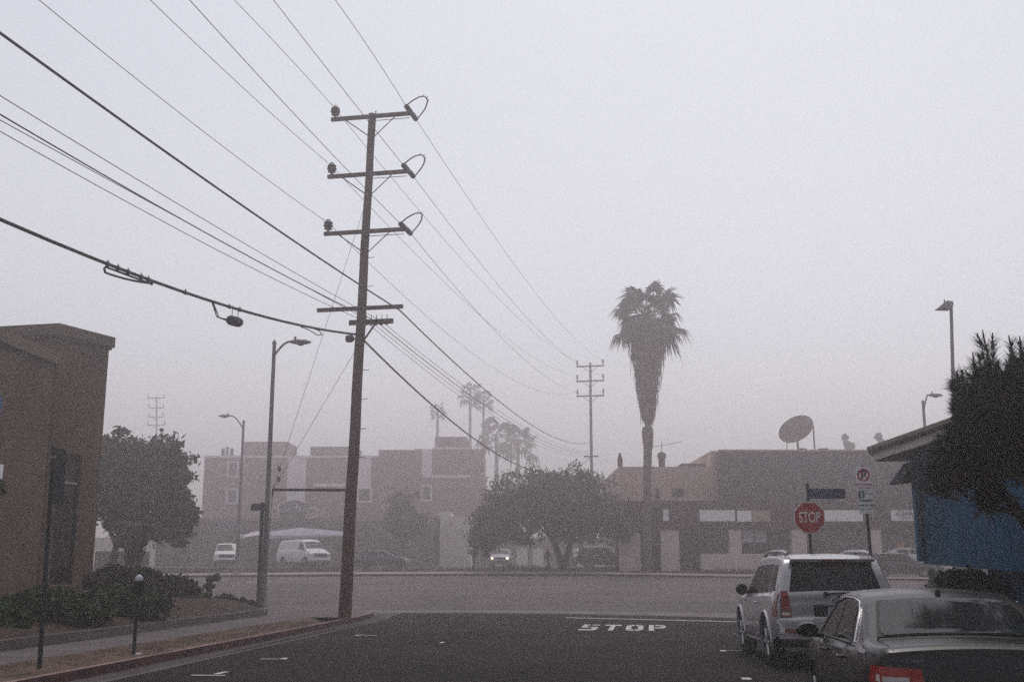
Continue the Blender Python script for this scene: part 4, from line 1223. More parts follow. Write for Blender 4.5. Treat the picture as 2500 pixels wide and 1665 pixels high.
# eave: gutter, fascia, soffit, sloping roof slab
ex = P(2118, 1090, 27.6).x
ez = P(2118, 1091, 27.6).z
yf, yn = 27.6, 8.0
xn = ex + (yf-yn)*(-math.tan(math.radians(2.5)))*.6
mb = MB(); 
def eave_prism(x_off0, x_off1, z0, z1, y0=yf, y1=yn, slope=0.0):
    m_ = MB()
    pts = [(ex+x_off0, y0), (ex+x_off0 + (xn-ex)*(y0-y1)/(yf-yn), y1), (ex+x_off1+(xn-ex)*(y0-y1)/(yf-yn), y1), (ex+x_off1, y0)]
    m_.prism(pts, lambda p: z0 + slope*(p[0]-ex), lambda p: z1 + slope*(p[0]-ex)); return m_
bbp(eave_prism(-.02, 6.5, ez-.09, ez-.0, slope=.16), 'roof', ROOFTAN)
bbp(eave_prism(.0, .11, ez-.145, ez-.095), 'gutter', mat('dark_eave_gutter', (.07,.06,.055), .8, .15, 4))  # dark gutter line under the roof edge
bbp(eave_prism(.12, .16, ez-.34, ez-.10), 'fascia', FASCIAW)
bbp(eave_prism(.162, 2.2, ez-.36, ez-.30), 'soffit', SOFFIT)
mb = MB(); mb.slab([(ex+.0, yf+.003, ez-.10), (ex+.0, yf+.003, ez-.15), (ex+.22, yf+.003, ez-.345), (ex+1.5, yf+.003, ez-.37), (ex+4, yf+.003, ez-.37), (ex+6, yf+.003, ez+.85)][::-1], (0,1,0), .04); bbp(mb, 'gable_board', FASCIAW)
# small awning on the far end wall
a0 = P(2188, 1172, 27.2); 
mb = MB()
ay0, ay1 = 26.6, 27.6
x0_, x1_ = P(2186,1175,26.2).x, CB.x-.09
zl_, zh_ = P(2186,1178,26.2).z, P(2236,1128,26.2).z
mb.slab([(x0_, ay0, zl_+.02), (x1_, ay0, zh_), (x1_, ay0, zl_-.0), (x0_, ay0, zl_-.03)][::-1], (0,-1,0), -.8)
aw = bbp(mb, 'awning', AWNING)
# ------------------------------------------------------------------ vegetation
def rand_unit():
    while True:
        v = Vector((rnd.uniform(-1,1), rnd.uniform(-1,1), rnd.uniform(-1,1)))
        if .05 < v.length <= 1: return v.normalized()
def leaf(mb, p, s, elong=1.6, mi=0):
    n = rand_unit(); u = n.orthogonal().normalized(); w = n.cross(u)
    a = rnd.uniform(0, 6.28); u, w = u*math.cos(a)+w*math.sin(a), w*math.cos(a)-u*math.sin(a)
    s1 = s*rnd.uniform(.45, 1.55)
    mb.quad(p - u*s1*elong*.5, p + w*s1*.5, p + u*s1*elong*.5, p - w*s1*.5, mi)
def blob(mb, c, r, n, size, shell=.55, lump=.34, seed=0, low=-1.0, per=38, tight=.15):
    """leaves gathered in small sprays through an uneven ellipsoid."""
    k1, k2, k3 = rnd.uniform(0,6), rnd.uniform(0,6), rnd.uniform(0,6)
    m = max(3, n//per)
    for _ in range(m):
        d = rand_unit()
        if d.z < low: d.z = -d.z*.5; d.normalize()
        lum = 1 + lump*(math.sin(d.x*4+k1)*math.cos(d.y*4+k2) + .6*math.sin(d.z*7+k3+d.x*5))*.6
        t = (shell + (1-shell)*rnd.random()) if rnd.random() < .8 else rnd.random()
        t *= lum
        q = Vector((c[0]+d.x*r[0]*t, c[1]+d.y*r[1]*t, c[2]+d.z*r[2]*t))
        s = tight*rnd.uniform(.6, 1.5)*min(r)
        for _ in range(int(per*rnd.uniform(.5, 1.5))):
            leaf(mb, q + Vector((rnd.gauss(0,s), rnd.gauss(0,s), rnd.gauss(0,s*.75))), size)
def core(mb, c, r):
    prof = []
    n, m = 10, 7
    b0 = len(mb.v)
    for i in range(m):
        th = math.pi*(i+.5)/m
        for j in range(n):
            ph = 2*math.pi*j/n; q = 1+rnd.uniform(-.10,.06)
            mb.v.append((c[0]+r[0]*q*math.sin(th)*math.cos(ph), c[1]+r[1]*q*math.sin(th)*math.sin(ph), c[2]+r[2]*q*math.cos(th)))
    for i in range(m-1):
        for j in range(n):
            j2 = (j+1)%n; mb.f.append((b0+i*n+j, b0+(i+1)*n+j, b0+(i+1)*n+j2, b0+i*n+j2)); mb.mi.append(0)
def localise(mb, o):
    mb.v = [(x-o[0], y-o[1], z-o[2]) for x, y, z in mb.v]; return mb

def px_tree(name, label, base, d, blobs, limbs, leafsize, per, m=LEAF, barkm=BARK, group=None, cat='tree', depth_f=.9, cores=True, shell=.5):
    root = thing(name, label, cat, base, group=group)
    mb = MB()
    for (px, py, rx, ry, dd) in blobs:
        c = P(px, py, d+dd); s = (d+dd)/F
        r = (rx*s, min(rx, ry)*s*depth_f*1.2, ry*s)
        if cores: core(mb, c, tuple(x*.34 for x in r))
        blob(mb, c, r, int(per*(rx*ry)/2500)+12, leafsize, shell)
    localise(mb, base).build('crown', m, root)
    mb = MB()
    for pts, r0, r1 in limbs:
        pp = [P(x, y, d+dd) for x, y, dd in pts]
        mb.tube(pp, [lerp(r0, r1, i/(len(pp)-1)) for i in range(len(pp))], 8)
    if limbs: localise(mb, base).build('trunk', barkm, root, smooth=True)
    return root

# round tree behind the tan building
b = P(275, 1400, 58); b.z = zg(58)
px_tree('broadleaf_tree', 'dense round tree rising behind the tan stucco building', b, 58,
    [(290,1120,62,66,0),(370,1120,66,60,1),(420,1150,48,58,0),(432,1215,44,58,-.5),(340,1200,92,70,0),(270,1200,60,80,1),(400,1270,58,34,0),(300,1265,66,34,0),(240,1140,50,80,2),(425,1100,22,26,0),(405,1300,64,40,.5),(330,1312,50,30,1.5),(440,1265,44,44,.5)],
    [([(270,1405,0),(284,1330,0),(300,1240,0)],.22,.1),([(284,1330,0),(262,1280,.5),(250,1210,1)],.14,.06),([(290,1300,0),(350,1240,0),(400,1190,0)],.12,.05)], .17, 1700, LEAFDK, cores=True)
# big tree centre
b = P(1375, 1392, 80); b.z = zg(81)
px_tree('broadleaf_tree', 'broad spreading street tree with a forked trunk in the centre distance', b, 82,
    [(1300,1200,78,58,0),(1385,1186,88,46,0),(1440,1215,66,60,0),(1340,1235,120,62,-1),(1225,1250,70,62,0),(1190,1295,54,52,0),(1260,1300,70,36,-1),(1400,1270,104,54,0),(1475,1270,58,50,0),(1512,1290,44,40,1),(1330,1182,52,32,1),(1410,1300,80,24,0),(1180,1330,30,44,1)],
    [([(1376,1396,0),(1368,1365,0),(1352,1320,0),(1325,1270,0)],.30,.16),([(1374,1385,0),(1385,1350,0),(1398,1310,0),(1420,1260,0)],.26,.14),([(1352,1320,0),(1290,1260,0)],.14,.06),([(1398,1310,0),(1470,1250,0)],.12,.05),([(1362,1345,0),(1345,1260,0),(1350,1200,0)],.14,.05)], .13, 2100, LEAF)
# smaller tree left of centre
b = P(985, 1395, 104); b.z = zg(104)
px_tree('small_tree', 'smaller hazy tree right of the big utility pole in front of the dark shop', b, 104,
    [(985,1225,34,34,0),(970,1262,40,36,0),(1005,1268,40,36,0),(985,1300,44,28,0),(950,1280,22,22,0),(1020,1300,24,26,1)],
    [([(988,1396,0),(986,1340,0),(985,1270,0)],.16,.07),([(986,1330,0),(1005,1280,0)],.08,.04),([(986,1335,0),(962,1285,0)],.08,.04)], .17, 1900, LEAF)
b = P(915, 1390, 125); b.z = zg(125)
# foggy clump of palms and trees behind
b = P(1165, 1390, 160); b.z = zg(160)
px_tree('hazy_tree', 'faint leafy tree in the fog left of the broad street tree', b, 160,
    [(1150,1215,40,60,0),(1165,1290,50,70,0),(1145,1165,26,36,0),(1195,1250,40,60,2)], [([(1165,1395,0),(1160,1250,0)],.25,.1)], .30, 900, LEAF)
# trees beyond the terrace roof
for (px, py, rx, ry, lab) in ((2070,1082,14,20,'small hazy tree showing over the terrace roof right of the dish'),(2147,1074,13,9,'bushy tree top just clear of the low tan roof')):
    b = P(px, 1400, 135); b.z = zg(135)
    px_tree('roofline_tree', lab, b, 135, [(px,py,rx,ry,0),(px-5,py-10,rx*.6,ry*.6,0),(px+6,py+6,rx*.6,ry*.7,0)], [([(px+2,1400,0),(px+2,py,0)],.2,.12)], .42, 900, LEAF, group='trees over the terrace roof', cores=False)

# ---- palms
def fan(mb, o, d, size, droop, blades_n=16, wid=.05):
    d = Vector(d).normalized()
    side = d.cross(Vector((0,0,1)))
    if side.length < .1: side = Vector((1,0,0))
    side.normalize(); upv = side.cross(d).normalized()
    tw = rnd.uniform(-.6, .6); side = (side*math.cos(tw) + upv*math.sin(tw)).normalized()
    stem = o + d*size*.60 - Vector((0,0,droop*.10*size))
    mb.tube([o, o + d*size*.3 + Vector((0,0,.02*size)), stem], .03, 4)
    for k in range(blades_n):
        a = lerp(-2.0, 2.0, k/(blades_n-1))
        v = (d*math.cos(a) + side*math.sin(a)); ln = size*.47*(1-.15*abs(a)/2)*rnd.uniform(.75,1.15)
        m = stem + v*ln*.55 + upv*.03 - Vector((0,0,droop*ln*.12))
        t = stem + v*ln*.95 - Vector((0,0,droop*ln*rnd.uniform(.45,1.1)))
        w = (side*math.cos(a) - d*math.sin(a))*size*wid*14/blades_n*.8
        mb.poly([stem, m - w, t, m + w])
def palm(label, px, py_base, crown_py, d, trunk_r, crown_r, skirt, fronds, name='fan_palm', lean_px=0, group=None, blades_n=14, bulge=None):
    b = P(px, py_base, d); b.z = zg(d)
    t = P(px+lean_px, crown_py, d)
    root = thing(name, label, 'palm tree', b, group=group)
    mb = MB(); n = 12
    rad = []
    for i in range(n+1):
        f = i/n
        r = trunk_r*(1.25-.45*f) if not bulge else np.interp(f, [q[0] for q in bulge], [q[1] for q in bulge])
        rad.append(float(r)*(1+rnd.uniform(-.05,.05)))
    pts = [b.lerp(t, i/n) + Vector((rnd.uniform(-.03,.03),0,0)) for i in range(n+1)]
    pts[0] = pts[0] - Vector((0,0,.3))
    mb.tube(pts, rad, 10)
    localise(mb, b).build('trunk', PALMTRUNK, root, smooth=True)
    if skirt:
        mb = MB()
        for (py0, r_top, py1, r_bot, cnt) in skirt:
            z0 = P(px, py0, d).z; z1 = P(px, py1, d).z
            xz = lambda z: lerp(b.x, t.x, (z-b.z)/(t.z-b.z))
            core_pts = [Vector((xz(lerp(z0, z1, i/6)), d, lerp(z0, z1, i/6))) for i in range(7)]
            mb.tube(core_pts, [max(.05, lerp(r_top, r_bot, i/6)*.72) for i in range(7)], 12)
            for _ in range(cnt):
                f = rnd.random(); a = rnd.uniform(0, 6.28); r = lerp(r_top, r_bot, f)*(rnd.uniform(.7,1.02) if rnd.random() < .9 else rnd.uniform(1.0,1.22))
                ln = rnd.uniform(.4, 1.5)
                z = lerp(z0, z1, f)
                p = Vector((xz(z) + r*math.cos(a), d + r*math.sin(a), z))
                q = p + Vector((rnd.uniform(-.1,.1) - .12*math.cos(a), rnd.uniform(-.1,.1) - .12*math.sin(a), -ln))
                w = Vector((-math.sin(a), math.cos(a), 0))*rnd.uniform(.04,.11)
                mb.poly([p-w*.4, p+w*.4, (p+q)/2+w, q, (p+q)/2-w])
        localise(mb, b).build('dead_frond_skirt', PALMDRY, root)
    mb = MB()
    for i in range(fronds):
        a = i*2.399 + rnd.uniform(-.3,.3); f = i/fronds
        el = lerp(-.40, 1.05, f)
        dv = Vector((math.cos(a)*math.cos(el), math.sin(a)*math.cos(el), math.sin(el)))
        s = crown_r*rnd.uniform(.68, 1.15)
        fan(mb, t + Vector((0,0,lerp(-.6,.15,f))), dv, s, lerp(1.15, .45, f), blades_n)
    localise(mb, b).build('crown', PALMLEAF, root)
    return root
k = 81/F
palm('tall shaggy fan palm with a long skirt of dead fronds right of centre', 1581, 1392, 770, 81, .33, 2.95,
     [(785, 56*k, 850, 45*k, 620), (835, 44*k, 1000, 17*k, 1300), (1043, 17*k, 1057, 14*k, 60)], 54, blades_n=24, bulge=[(0,.38),(.1,.33),(.25,.30),(.40,.31),(.52,.30),(.525,.38),(.545,.30),(.56,.19),(.64,.18),(1,.22)])
for (px, cpy, d, cr, lab) in ((1068, 1002, 200, 2.1, 'faint slim palm standing above the stepped roof of the mauve block'),
                          (1148, 955, 200, 2.9, 'tallest faint palm in the fog, right of the mauve block'),
                          (1180, 975, 206, 2.5, 'faint palm close behind the tallest one in the fog')):
    palm(lab, px, 1392, cpy, d, .28, cr, [], 17, name='fan_palm', group='distant palms in the fog', blades_n=9)
for (px, cpy, cr, lab) in ((1212, 1062, 3.1, 'bushy low palm in the fog beside the two tall faint ones'), (1265, 1078, 3.0, 'rightmost bushy palm in the fog above the broad tree')):
    palm(lab, px, 1392, cpy, 190, .34, cr*1.37, [], 22, name='fan_palm', group='distant palms in the fog', blades_n=9)

# small palm shrub in front of the round tree
b = P(322, 1400, 45); b.z = .85
t = P(352, 1292, 45)
dp = thing('shrub_palm', 'dark palm shrub with a thick leaning trunk behind the hedge', 'palm shrub', b)
mb = MB(); mb.tube([b-Vector((.1,0,.5)), P(325,1370,45), P(338,1330,45), t], [.36,.30,.20,.17], 10)
for _ in range(140):
    f = rnd.random(); q = P(325,1370,45).lerp(t, f); a = rnd.uniform(0,6.28); r = lerp(.30,.17,f)
    p = q + Vector((math.cos(a)*r, math.sin(a)*r, 0)); mb.tube([p, p+Vector((math.cos(a)*.12, math.sin(a)*.12, .12))], [.04,.01], 4)
localise(mb, b).build('trunk', BARK, dp)
mb = MB()
for i in range(34):
    a = i*2.399; el = rnd.uniform(-.1, .85); ln = rnd.uniform(1.1, 1.75)
    dv = Vector((math.cos(a)*math.cos(el), math.sin(a)*math.cos(el), math.sin(el)))
    pts = [t + dv*ln*s - Vector((0,0,.55*ln*s*s)) for s in [0,.2,.4,.6,.8,1.0]]
    sd_ = dv.cross(Vector((0,0,1))).normalized()
    mb.tube(pts, [.025,.02,.018,.014,.01,.005], 4)
    for j in range(1, 15):
        s = j/15; q = t + dv*ln*s - Vector((0,0,.55*ln*s*s)); tg = (dv - Vector((0,0,1.1*s))).normalized()
        for sg in (-1, 1):
            e = q + (sd_*sg*.8 + tg*.6).normalized()*.34*(1-.5*s) - Vector((0,0,.08))
            w = tg*.018
            mb.poly([q-w, q+w, e])
localise(mb, b).build('fronds', LEAFDK, dp)

# ---- bushes on the left planting bed and on the right
def bush(label, px, py, rx, ry, d, n, size, m, zbase, group, name='hedge_bush', cat='bush', low=-.2):
    c = P(px, py, d); s = d/F
    root = thing(name, label, cat, (c.x, c.y, zbase), group=group)
    mb = MB(); r = (rx*s, rx*s*.8, ry*s)
    core(mb, c, tuple(x*.86 for x in r))
    blob(mb, c, r, n, size, .86, .14, low=low, per=26, tight=.10)
    localise(mb, (c.x, c.y, zbase)).build('foliage', m, root)
    mb = MB()
    for k in range(4):
        a = k*1.57+.4; mb.tube([(c.x, c.y, zbase-.05), (c.x+math.cos(a)*r[0]*.4, c.y+math.sin(a)*r[1]*.4, c.z)], [.03,.012], 5)
    localise(mb, (c.x, c.y, zbase)).build('stems', BARK, root)
GB = 'hedge bushes in the left planting bed'
bush('broad dark green hedge bush under the tan wall behind the thin sign post', 120, 1502, 140, 56, 25.6, 9000, .07, HEDGE, .35, GB)
bush('green hedge bush directly behind the parking meter', 305, 1486, 105, 52, 28.6, 7000, .075, HEDGE, .55, GB)
bush('hedge bush cut by the left edge of the frame', -15, 1528, 80, 44, 23.6, 3600, .07, HEDGE, .4, GB)
bush('dark clipped bush at the corner of the tan building behind the meter head', 300, 1432, 104, 46, 34.5, 5200, .08, HEDGEDK, .9, GB)
bush('dark sloping bush between the meter head and the hydrant', 412, 1450, 72, 40, 36.0, 3600, .08, HEDGEDK, .7, GB)
bush('small green bush just left of the fire hydrant', 476, 1474, 36, 38, 37.5, 2000, .08, HEDGE, .45, GB)
bush('larger low dome bush to the right of the fire hydrant', 551, 1476, 33, 22, 40.2, 1500, .07, HEDGEDK, .35, GB)
bush('smaller low dome bush nearest the street lamp', 600, 1479, 24, 16, 41.2, 1000, .07, HEDGEDK, .33, GB)
GR = 'bushes under the blue wall'
bush('dark hedge under the blue wall behind the grey sedan', 2382, 1508, 88, 112, 18.6, 7000, .065, HEDGEDK, .15, GR)
bush('smaller dark hedge end close to the tan far kerb under the blue wall', 2322, 1502, 36, 98, 19.4, 3000, .065, HEDGEDK, .15, GR)
bush('sparse low shrub under the blue corner beside the dark parked car', 2288, 1436, 26, 46, 40, 900, .09, HEDGEDK, .15, GR)
# weedy sapling at the left edge of the tan wall
bush('scrap of foliage on the tan wall at the left edge below the white sign', -8, 1185, 24, 22, 25.6, 420, .075, HEDGEDK, 1.0, GB, low=-1.0)

# ---- pine at the right edge
def needles(mb, o, d, ln, n, nl, w, mi=0):
    d = Vector(d).normalized(); u = d.orthogonal().normalized(); v = d.cross(u)
    for k in range(n):
        s = rnd.random()**.8; a = rnd.uniform(0, 6.28)
        p = o + d*ln*s
        sp = rnd.uniform(.45, 1.05)
        q = (d*math.cos(sp) + (u*math.cos(a)+v*math.sin(a))*math.sin(sp))
        e = p + q*nl*rnd.uniform(.75, 1.15)
        ww = q.cross(Vector((rnd.uniform(-1,1), rnd.uniform(-1,1), rnd.uniform(-1,1)))).normalized()*w
        n0 = len(mb.v); mb.v += [tuple(p-ww), tuple(p+ww), tuple(e)]; mb.f.append((n0, n0+1, n0+2)); mb.mi.append(mi)
def inpoly(x, y, poly):
    c = False; j = len(poly)-1
    for i in range(len(poly)):
        xi, yi = poly[i]; xj, yj = poly[j]
        if (yi > y) != (yj > y) and x < (xj-xi)*(y-yi)/(yj-yi)+xi: c = not c
        j = i
    return c
PINEPOLY = [(2350,925),(2338,985),(2322,1030),(2300,1065),(2272,1120),(2258,1180),(2275,1205),(2320,1195),(2360,1180),(2395,1172),(2440,1150),(2520,1165),(2620,1150),(2760,1120),(2780,900),(2700,840),(2600,830),(2520,835),(2482,868),(2450,895),(2425,885),(2405,880),(2388,898),(2372,915)]
def pine(label, base, D, poly, nshoot, seed, cands, group=None, extra=()):
    root = thing('pine_tree', label, 'pine tree', base, group=group)
    mb = MB(); ms = MB()
    xs = [p[0] for p in poly]; ys = [p[1] for p in poly]
    cnt = 0
    cx_ = sum(xs)/len(xs); cy_ = sum(ys)/len(ys)
    def shoot(px, py, dd, up=None, ln=.32, n=60):
        o = P(px, py, D+dd)
        out = Vector(((px-cx_)/220, dd*.5+rnd.uniform(-.5,.5), max(.15, -(py-cy_)/260+.45))) + Vector((rnd.uniform(-.45,.45), rnd.uniform(-.45,.45), rnd.uniform(-.25,.35)))
        if up: out = Vector(up)
        out.normalize(); o = o - out*ln*.8
        needles(mb, o, out, ln, n, .15, .0052)
        ms.tube([o - out*.1, o + out*ln], [.011, .006], 4)
    while cnt < nshoot:
        x, y = rnd.uniform(min(xs), max(xs)), rnd.uniform(min(ys), max(ys))
        if not inpoly(x, y, poly): continue
        shoot(x, y, rnd.uniform(-1.1, 1.1)); cnt += 1
    for (x, y, r, n) in extra:
        for _ in range(n): shoot(x+rnd.uniform(-r,r), y+rnd.uniform(-r,r)*.8, rnd.uniform(-.3,.3))
    for (x, y, dd, h, lean) in cands:          # upright new shoots
        o = P(x, y, D+dd); s = D/F
        ms.tube([o, o+Vector((lean*s*h, 0, h*s*.7)), o+Vector((lean*s*h*1.2, 0, h*s))], [.014,.012,.007], 5)
        needles(mb, o - Vector((0,0,.20)), (lean*.5, 0, 1), .32, 80, .16, .0052)
    for _ in range(420):
        shoot(rnd.uniform(2590, 2920), rnd.uniform(420, 900), rnd.uniform(-1.3, 1.3), ln=.45, n=46)
    for _ in range(2600):
        a = rnd.uniform(0, 6.28); q = math.sqrt(rnd.random())
        leaf(mb, P(2760 + 130*q*math.cos(a), 660 + 230*q*math.sin(a), D+rnd.uniform(-.6,.8)), .20, 1.4)
    # dim mass of inner foliage
    for _ in range(4200):
        x, y = rnd.uniform(min(xs), max(xs)), rnd.uniform(min(ys), max(ys))
        ok = all(inpoly(x+ax, y+ay, poly) for ax, ay in ((26,0),(-26,0),(0,26),(0,-26)))
        if ok: leaf(mb, P(x, y, D+rnd.uniform(-.3,.9)), .20, 1.4)
    localise(mb, base).build('needles', NEEDLE, root)
    localise(ms, base).build('shoots', CANDLE, root)
    mb = MB()
    def br(pts, r0, r1):
        pp = [P(x, y, D+dd) for x, y, dd in pts]; mb.tube(pp, [lerp(r0, r1, i/(len(pp)-1)) for i in range(len(pp))], 8)
    br([(2660,1720,0),(2600,1480,0),(2540,1320,0),(2480,1240,0),(2420,1175,0),(2360,1110,0)], .13, .04)
    br([(2560,1350,0),(2620,1200,.1),(2680,900,.2),(2700,450,.2)], .12, .03)
    br([(2500,1262,0),(2450,1245,-.1),(2415,1205,-.2)], .045, .015)
    br([(2445,1200,0),(2400,1130,.2),(2395,980,.2),(2412,890,.1)], .05, .014)
    br([(2400,1150,0),(2340,1060,0),(2340,980,0)], .035, .012)
    localise(mb, base).build('trunk', BARK, root, smooth=True)
    return root
pb2 = P(2660, 1720, 14.2); pb2.z = .147
pine('dark bushy pine with upright shoots filling the right edge', pb2, 14.2, PINEPOLY, 1100, 3,
     [(2412,868,0,66,-.1),(2381,905,0,46,-.05),(2392,890,.2,26,0),(2471,860,.1,44,-.08),(2493,858,.2,40,0),(2338,935,0,30,.0),(2348,930,.1,28,.1),(2422,850,.1,40,.1),(2402,846,-.1,34,-.35),(2520,850,0,40,0)],
     extra=((2336,945,10,10),(2345,1000,14,10),(2410,1225,16,14),(2420,1205,16,10)))

# unseen trees behind the viewpoint, added to shade the near street and air
def shade_tree(label, x, y, h, r, n):
    root = thing('street_tree', label, 'tree', (x, y, .14), group='street trees over the near pavement')
    mb = MB()
    for k in range(7):
        a = k*.9; rr = r*.55 if k else 0
        c = (x + rr*math.cos(a), y + rr*math.sin(a), h + rnd.uniform(-.6,.9))
        q = (r*.58, r*.58, r*.36)
        core(mb, c, tuple(v*.6 for v in q)); blob(mb, c, q, n, .42, .5)
    localise(mb, (x, y, .14)).build('crown', LEAFDK, root)
    mb = MB(); mb.tube([(x,y,0),(x+.1,y,2.5),(x,y+.1,h-1)], [.32,.24,.15], 8)
    for k in range(5):
        a = k*1.26; mb.tube([(x,y,h*.5),(x+r*.3*math.cos(a),y+r*.3*math.sin(a),h*.8),(x+r*.55*math.cos(a),y+r*.55*math.sin(a),h)], [.12,.08,.03], 6)
    localise(mb, (x, y, .14)).build('trunk', BARK, root, smooth=True)
shade_tree('dark unseen tree behind the viewpoint at right, added to shade the near street', 8.6, -3.0, 12.5, 8.5, 900)
shade_tree('dark unseen tree behind the viewpoint at left, added to shade the near street', -9.0, -5.0, 13.0, 8.5, 900)

# tall street tree beyond the blue wall, its crown above the frame, mirrored in the sedan's rear glass
root = thing('street_tree', 'tall leafy tree beyond the blue wall, mirrored as dark foliage in the sedan rear glass', 'tree', (15.5, 23, .14), group='street trees over the near pavement')
mb = MB()
for (x, y, z, r) in ((11.5,22,17.5,2.3),(9.6,20.5,16.6,1.6),(13.2,23,18.5,2.4),(12,20.5,19.5,1.8),(14.5,24,16.5,2.2),(8.6,21.5,18.4,1.1),(10.4,23,19.6,1.5)):
    blob(mb, (x,y,z), (r,r,r*.75), 900, .22, .5)
localise(mb, (15.5,23,.14)).build('crown', LEAFDK, root)
mb = MB(); mb.tube([(15.5,23,0),(15.4,23,6),(15,23,12),(13.5,22.6,16)], [.34,.28,.2,.12], 8); mb.tube([(15,23,12),(13,22,15.5),(10,21,16.8)], [.14,.09,.04], 6); mb.tube([(14.4,22.8,14.4),(12.5,22,17),(11.8,20.8,19.2)], [.1,.07,.03], 6)
localise(mb, (15.5,23,.14)).build('trunk', BARK, root, smooth=True)
# ------------------------------------------------------------------ vehicles
class CarShape:
    def __init__(s, prof, L, W, belt, tumble, wheels, rw, arch, sill=.30, crown=.05, rear_plan=.10, front_plan=.18, smooth=.03, edge=.07):
        s.L, s.Wm, s.belt, s.tan = L, W, belt, math.tan(math.radians(tumble))
        s.wheels, s.rw, s.arch, s.sill, s.crown, s.rp, s.fp, s.edge = wheels, rw, arch, sill, crown, rear_plan, front_plan, edge
        yy = [p[0] for p in prof]; zz = [p[1] for p in prof]
        s.py, s.pz = yy, zz
    def zt(s, y): return float(np.interp(y, s.py, s.pz))
    def zbelt(s, y): return float(np.interp(y, [b[0] for b in s.belt], [b[1] for b in s.belt]))
    def plan(s, y):
        r = max(0, 1 - y/.55); f = max(0, 1 - (s.L-y)/.9)
        return 1 - s.rp*r*r - s.fp*f*f
    def w(s, y, z):
        zb = s.zbelt(y); p = s.Wm*s.plan(y)
        lo = lambda q: p*(1 - .035*((q-.72)/.4)**2) - (0.03 if q > zb-.04 else 0)*0
        if z <= zb: return lo(z)
        h = z - zb
        return lo(zb) - .045*min(1, h/.06) - h*s.tan - .06*h*h
    def zb(s, y):
        z = s.sill
        if y < .5: z = lerp(s.sill+.12, s.sill, y/.5)
        if s.L-y < .6: z = max(z, lerp(s.sill+.06, s.sill, (s.L-y)/.6))
        for yc in s.wheels:
            a = s.arch
            if abs(y-yc) < a: z = max(z, s.rw + math.sqrt(a*a-(y-yc)**2)*.98)
        return z
    def shell(s, name, m, parent):
        ys = set(np.linspace(0, s.L, 46).tolist()) | set(s.py)
        for yc in s.wheels:
            for k in range(13):
                ys.add(yc - s.arch*math.cos(math.pi*k/12))
            ys.add(yc-s.arch-.004); ys.add(yc+s.arch+.004)
        ys = sorted(ys); out = [ys[0]]
        for y in ys[1:]:
            if y - out[-1] > .0035: out.append(y)
        ys = out
        mb = MB(); m_rows = 12; arcs = 4; tops = 8
        cols = []
        for y in ys:
            zb, zt = s.zb(y), s.zt(y)
            if zt < zb+.05: zt = zb+.05
            r = min(s.edge, .4*(zt-zb))
            half = []
            zs = [zb + (zt-r-zb)*t for t in np.linspace(0, 1, m_rows)]
            # put a row on the belt line so the shoulder stays crisp
            zbl = s.zbelt(y)
            if zb+.05 < zbl < zt-r-.02:
                k = min(range(1, m_rows-1), key=lambda i: abs(zs[i]-zbl)); zs[k] = zbl
                if k+1 < m_rows-1: zs[k+1] = min(zs[k+1], zbl+.06) if zs[k+1] > zbl+.06 else zs[k+1]
            for z in zs: half.append((s.w(y, z), z))
            we = half[-1][0]
            for k in range(1, arcs+1):
                a = math.pi/2*k/arcs
                half.append((we - r*(1-math.cos(a))*1.3, zt-r+r*math.sin(a)))
            x0 = half[-1][0]
            for k in range(1, tops+1):
                x = x0*(1-k/tops)
                half.append((x, zt + s.crown*(1-(x/x0)**2) if x0 > 0 else zt))
            col = [(-x, y, z) for x, z in half] + [(x, y, z) for x, z in reversed(half[:-1])]
            cols.append(col)
        n = len(cols[0])
        for c in cols: mb.v += c
        for i in range(len(cols)-1):
            for j in range(n):
                j2 = (j+1) % n
                mb.f.append((i*n+j, i*n+j2, (i+1)*n+j2, (i+1)*n+j)); mb.mi.append(1 if j2 == 0 else 0)
        mb.f.append(tuple(reversed(range(n)))); mb.mi.append(0)
        e = (len(cols)-1)*n; mb.f.append(tuple(range(e, e+n))); mb.mi.append(0)
        return mb.build(name, [m, BLACKPL], parent, smooth=True, angle=32)
    def side_patch(s, name, m, parent, quad, sg, off=.006, nu=8, nv=5):
        """quad: four (y, z) corners, counter-clockwise seen from the side."""
        mb = MB()
        def fn(u, v):
            y = lerp(lerp(quad[0][0], quad[1][0], u), lerp(quad[3][0], quad[2][0], u), v)
            z = lerp(lerp(quad[0][1], quad[1][1], u), lerp(quad[3][1], quad[2][1], u), v)
            return (sg*(s.w(y, z)+off), y, z)
        mb.grid(fn, nu, nv); return mb.build(name, m, parent, smooth=True)
    def top_patch(s, name, m, parent, y0, y1, f0, f1, off=.008, nu=10, nv=10, inset=.075, round_=0.0, xw=None):
        mb = MB()
        def fn(u, v):
            y = lerp(y0, y1, v); z = s.zt(y)
            dz = (s.zt(y+.01)-s.zt(y-.01)); ln = math.hypot(.02, dz); ny, nz = -dz/ln, .02/ln
            ww = (s.w(y, z-s.edge) - inset)
            f = lerp(f0, f1, u)
            x = f*ww
            return (x, y+ny*off, s.surf(y, x)+nz*off)
        mb.grid(fn, nu, nv); return mb.build(name, m, parent, smooth=True)
    def surf(s, y, x):
        z = s.zt(y); zb = s.zb(y); r = min(s.edge, .4*(z-zb))
        x0 = s.w(y, z-r) - r*1.3
        return z + s.crown*max(0, 1-(x/x0)**2)
    def ytail(s, z, tail=True):
        ys = np.linspace(0, s.L*.3, 500) if tail else np.linspace(s.L, s.L*.7, 500)
        for y in ys:
            if s.zt(y) >= z: return float(y)
        return float(ys[-1])
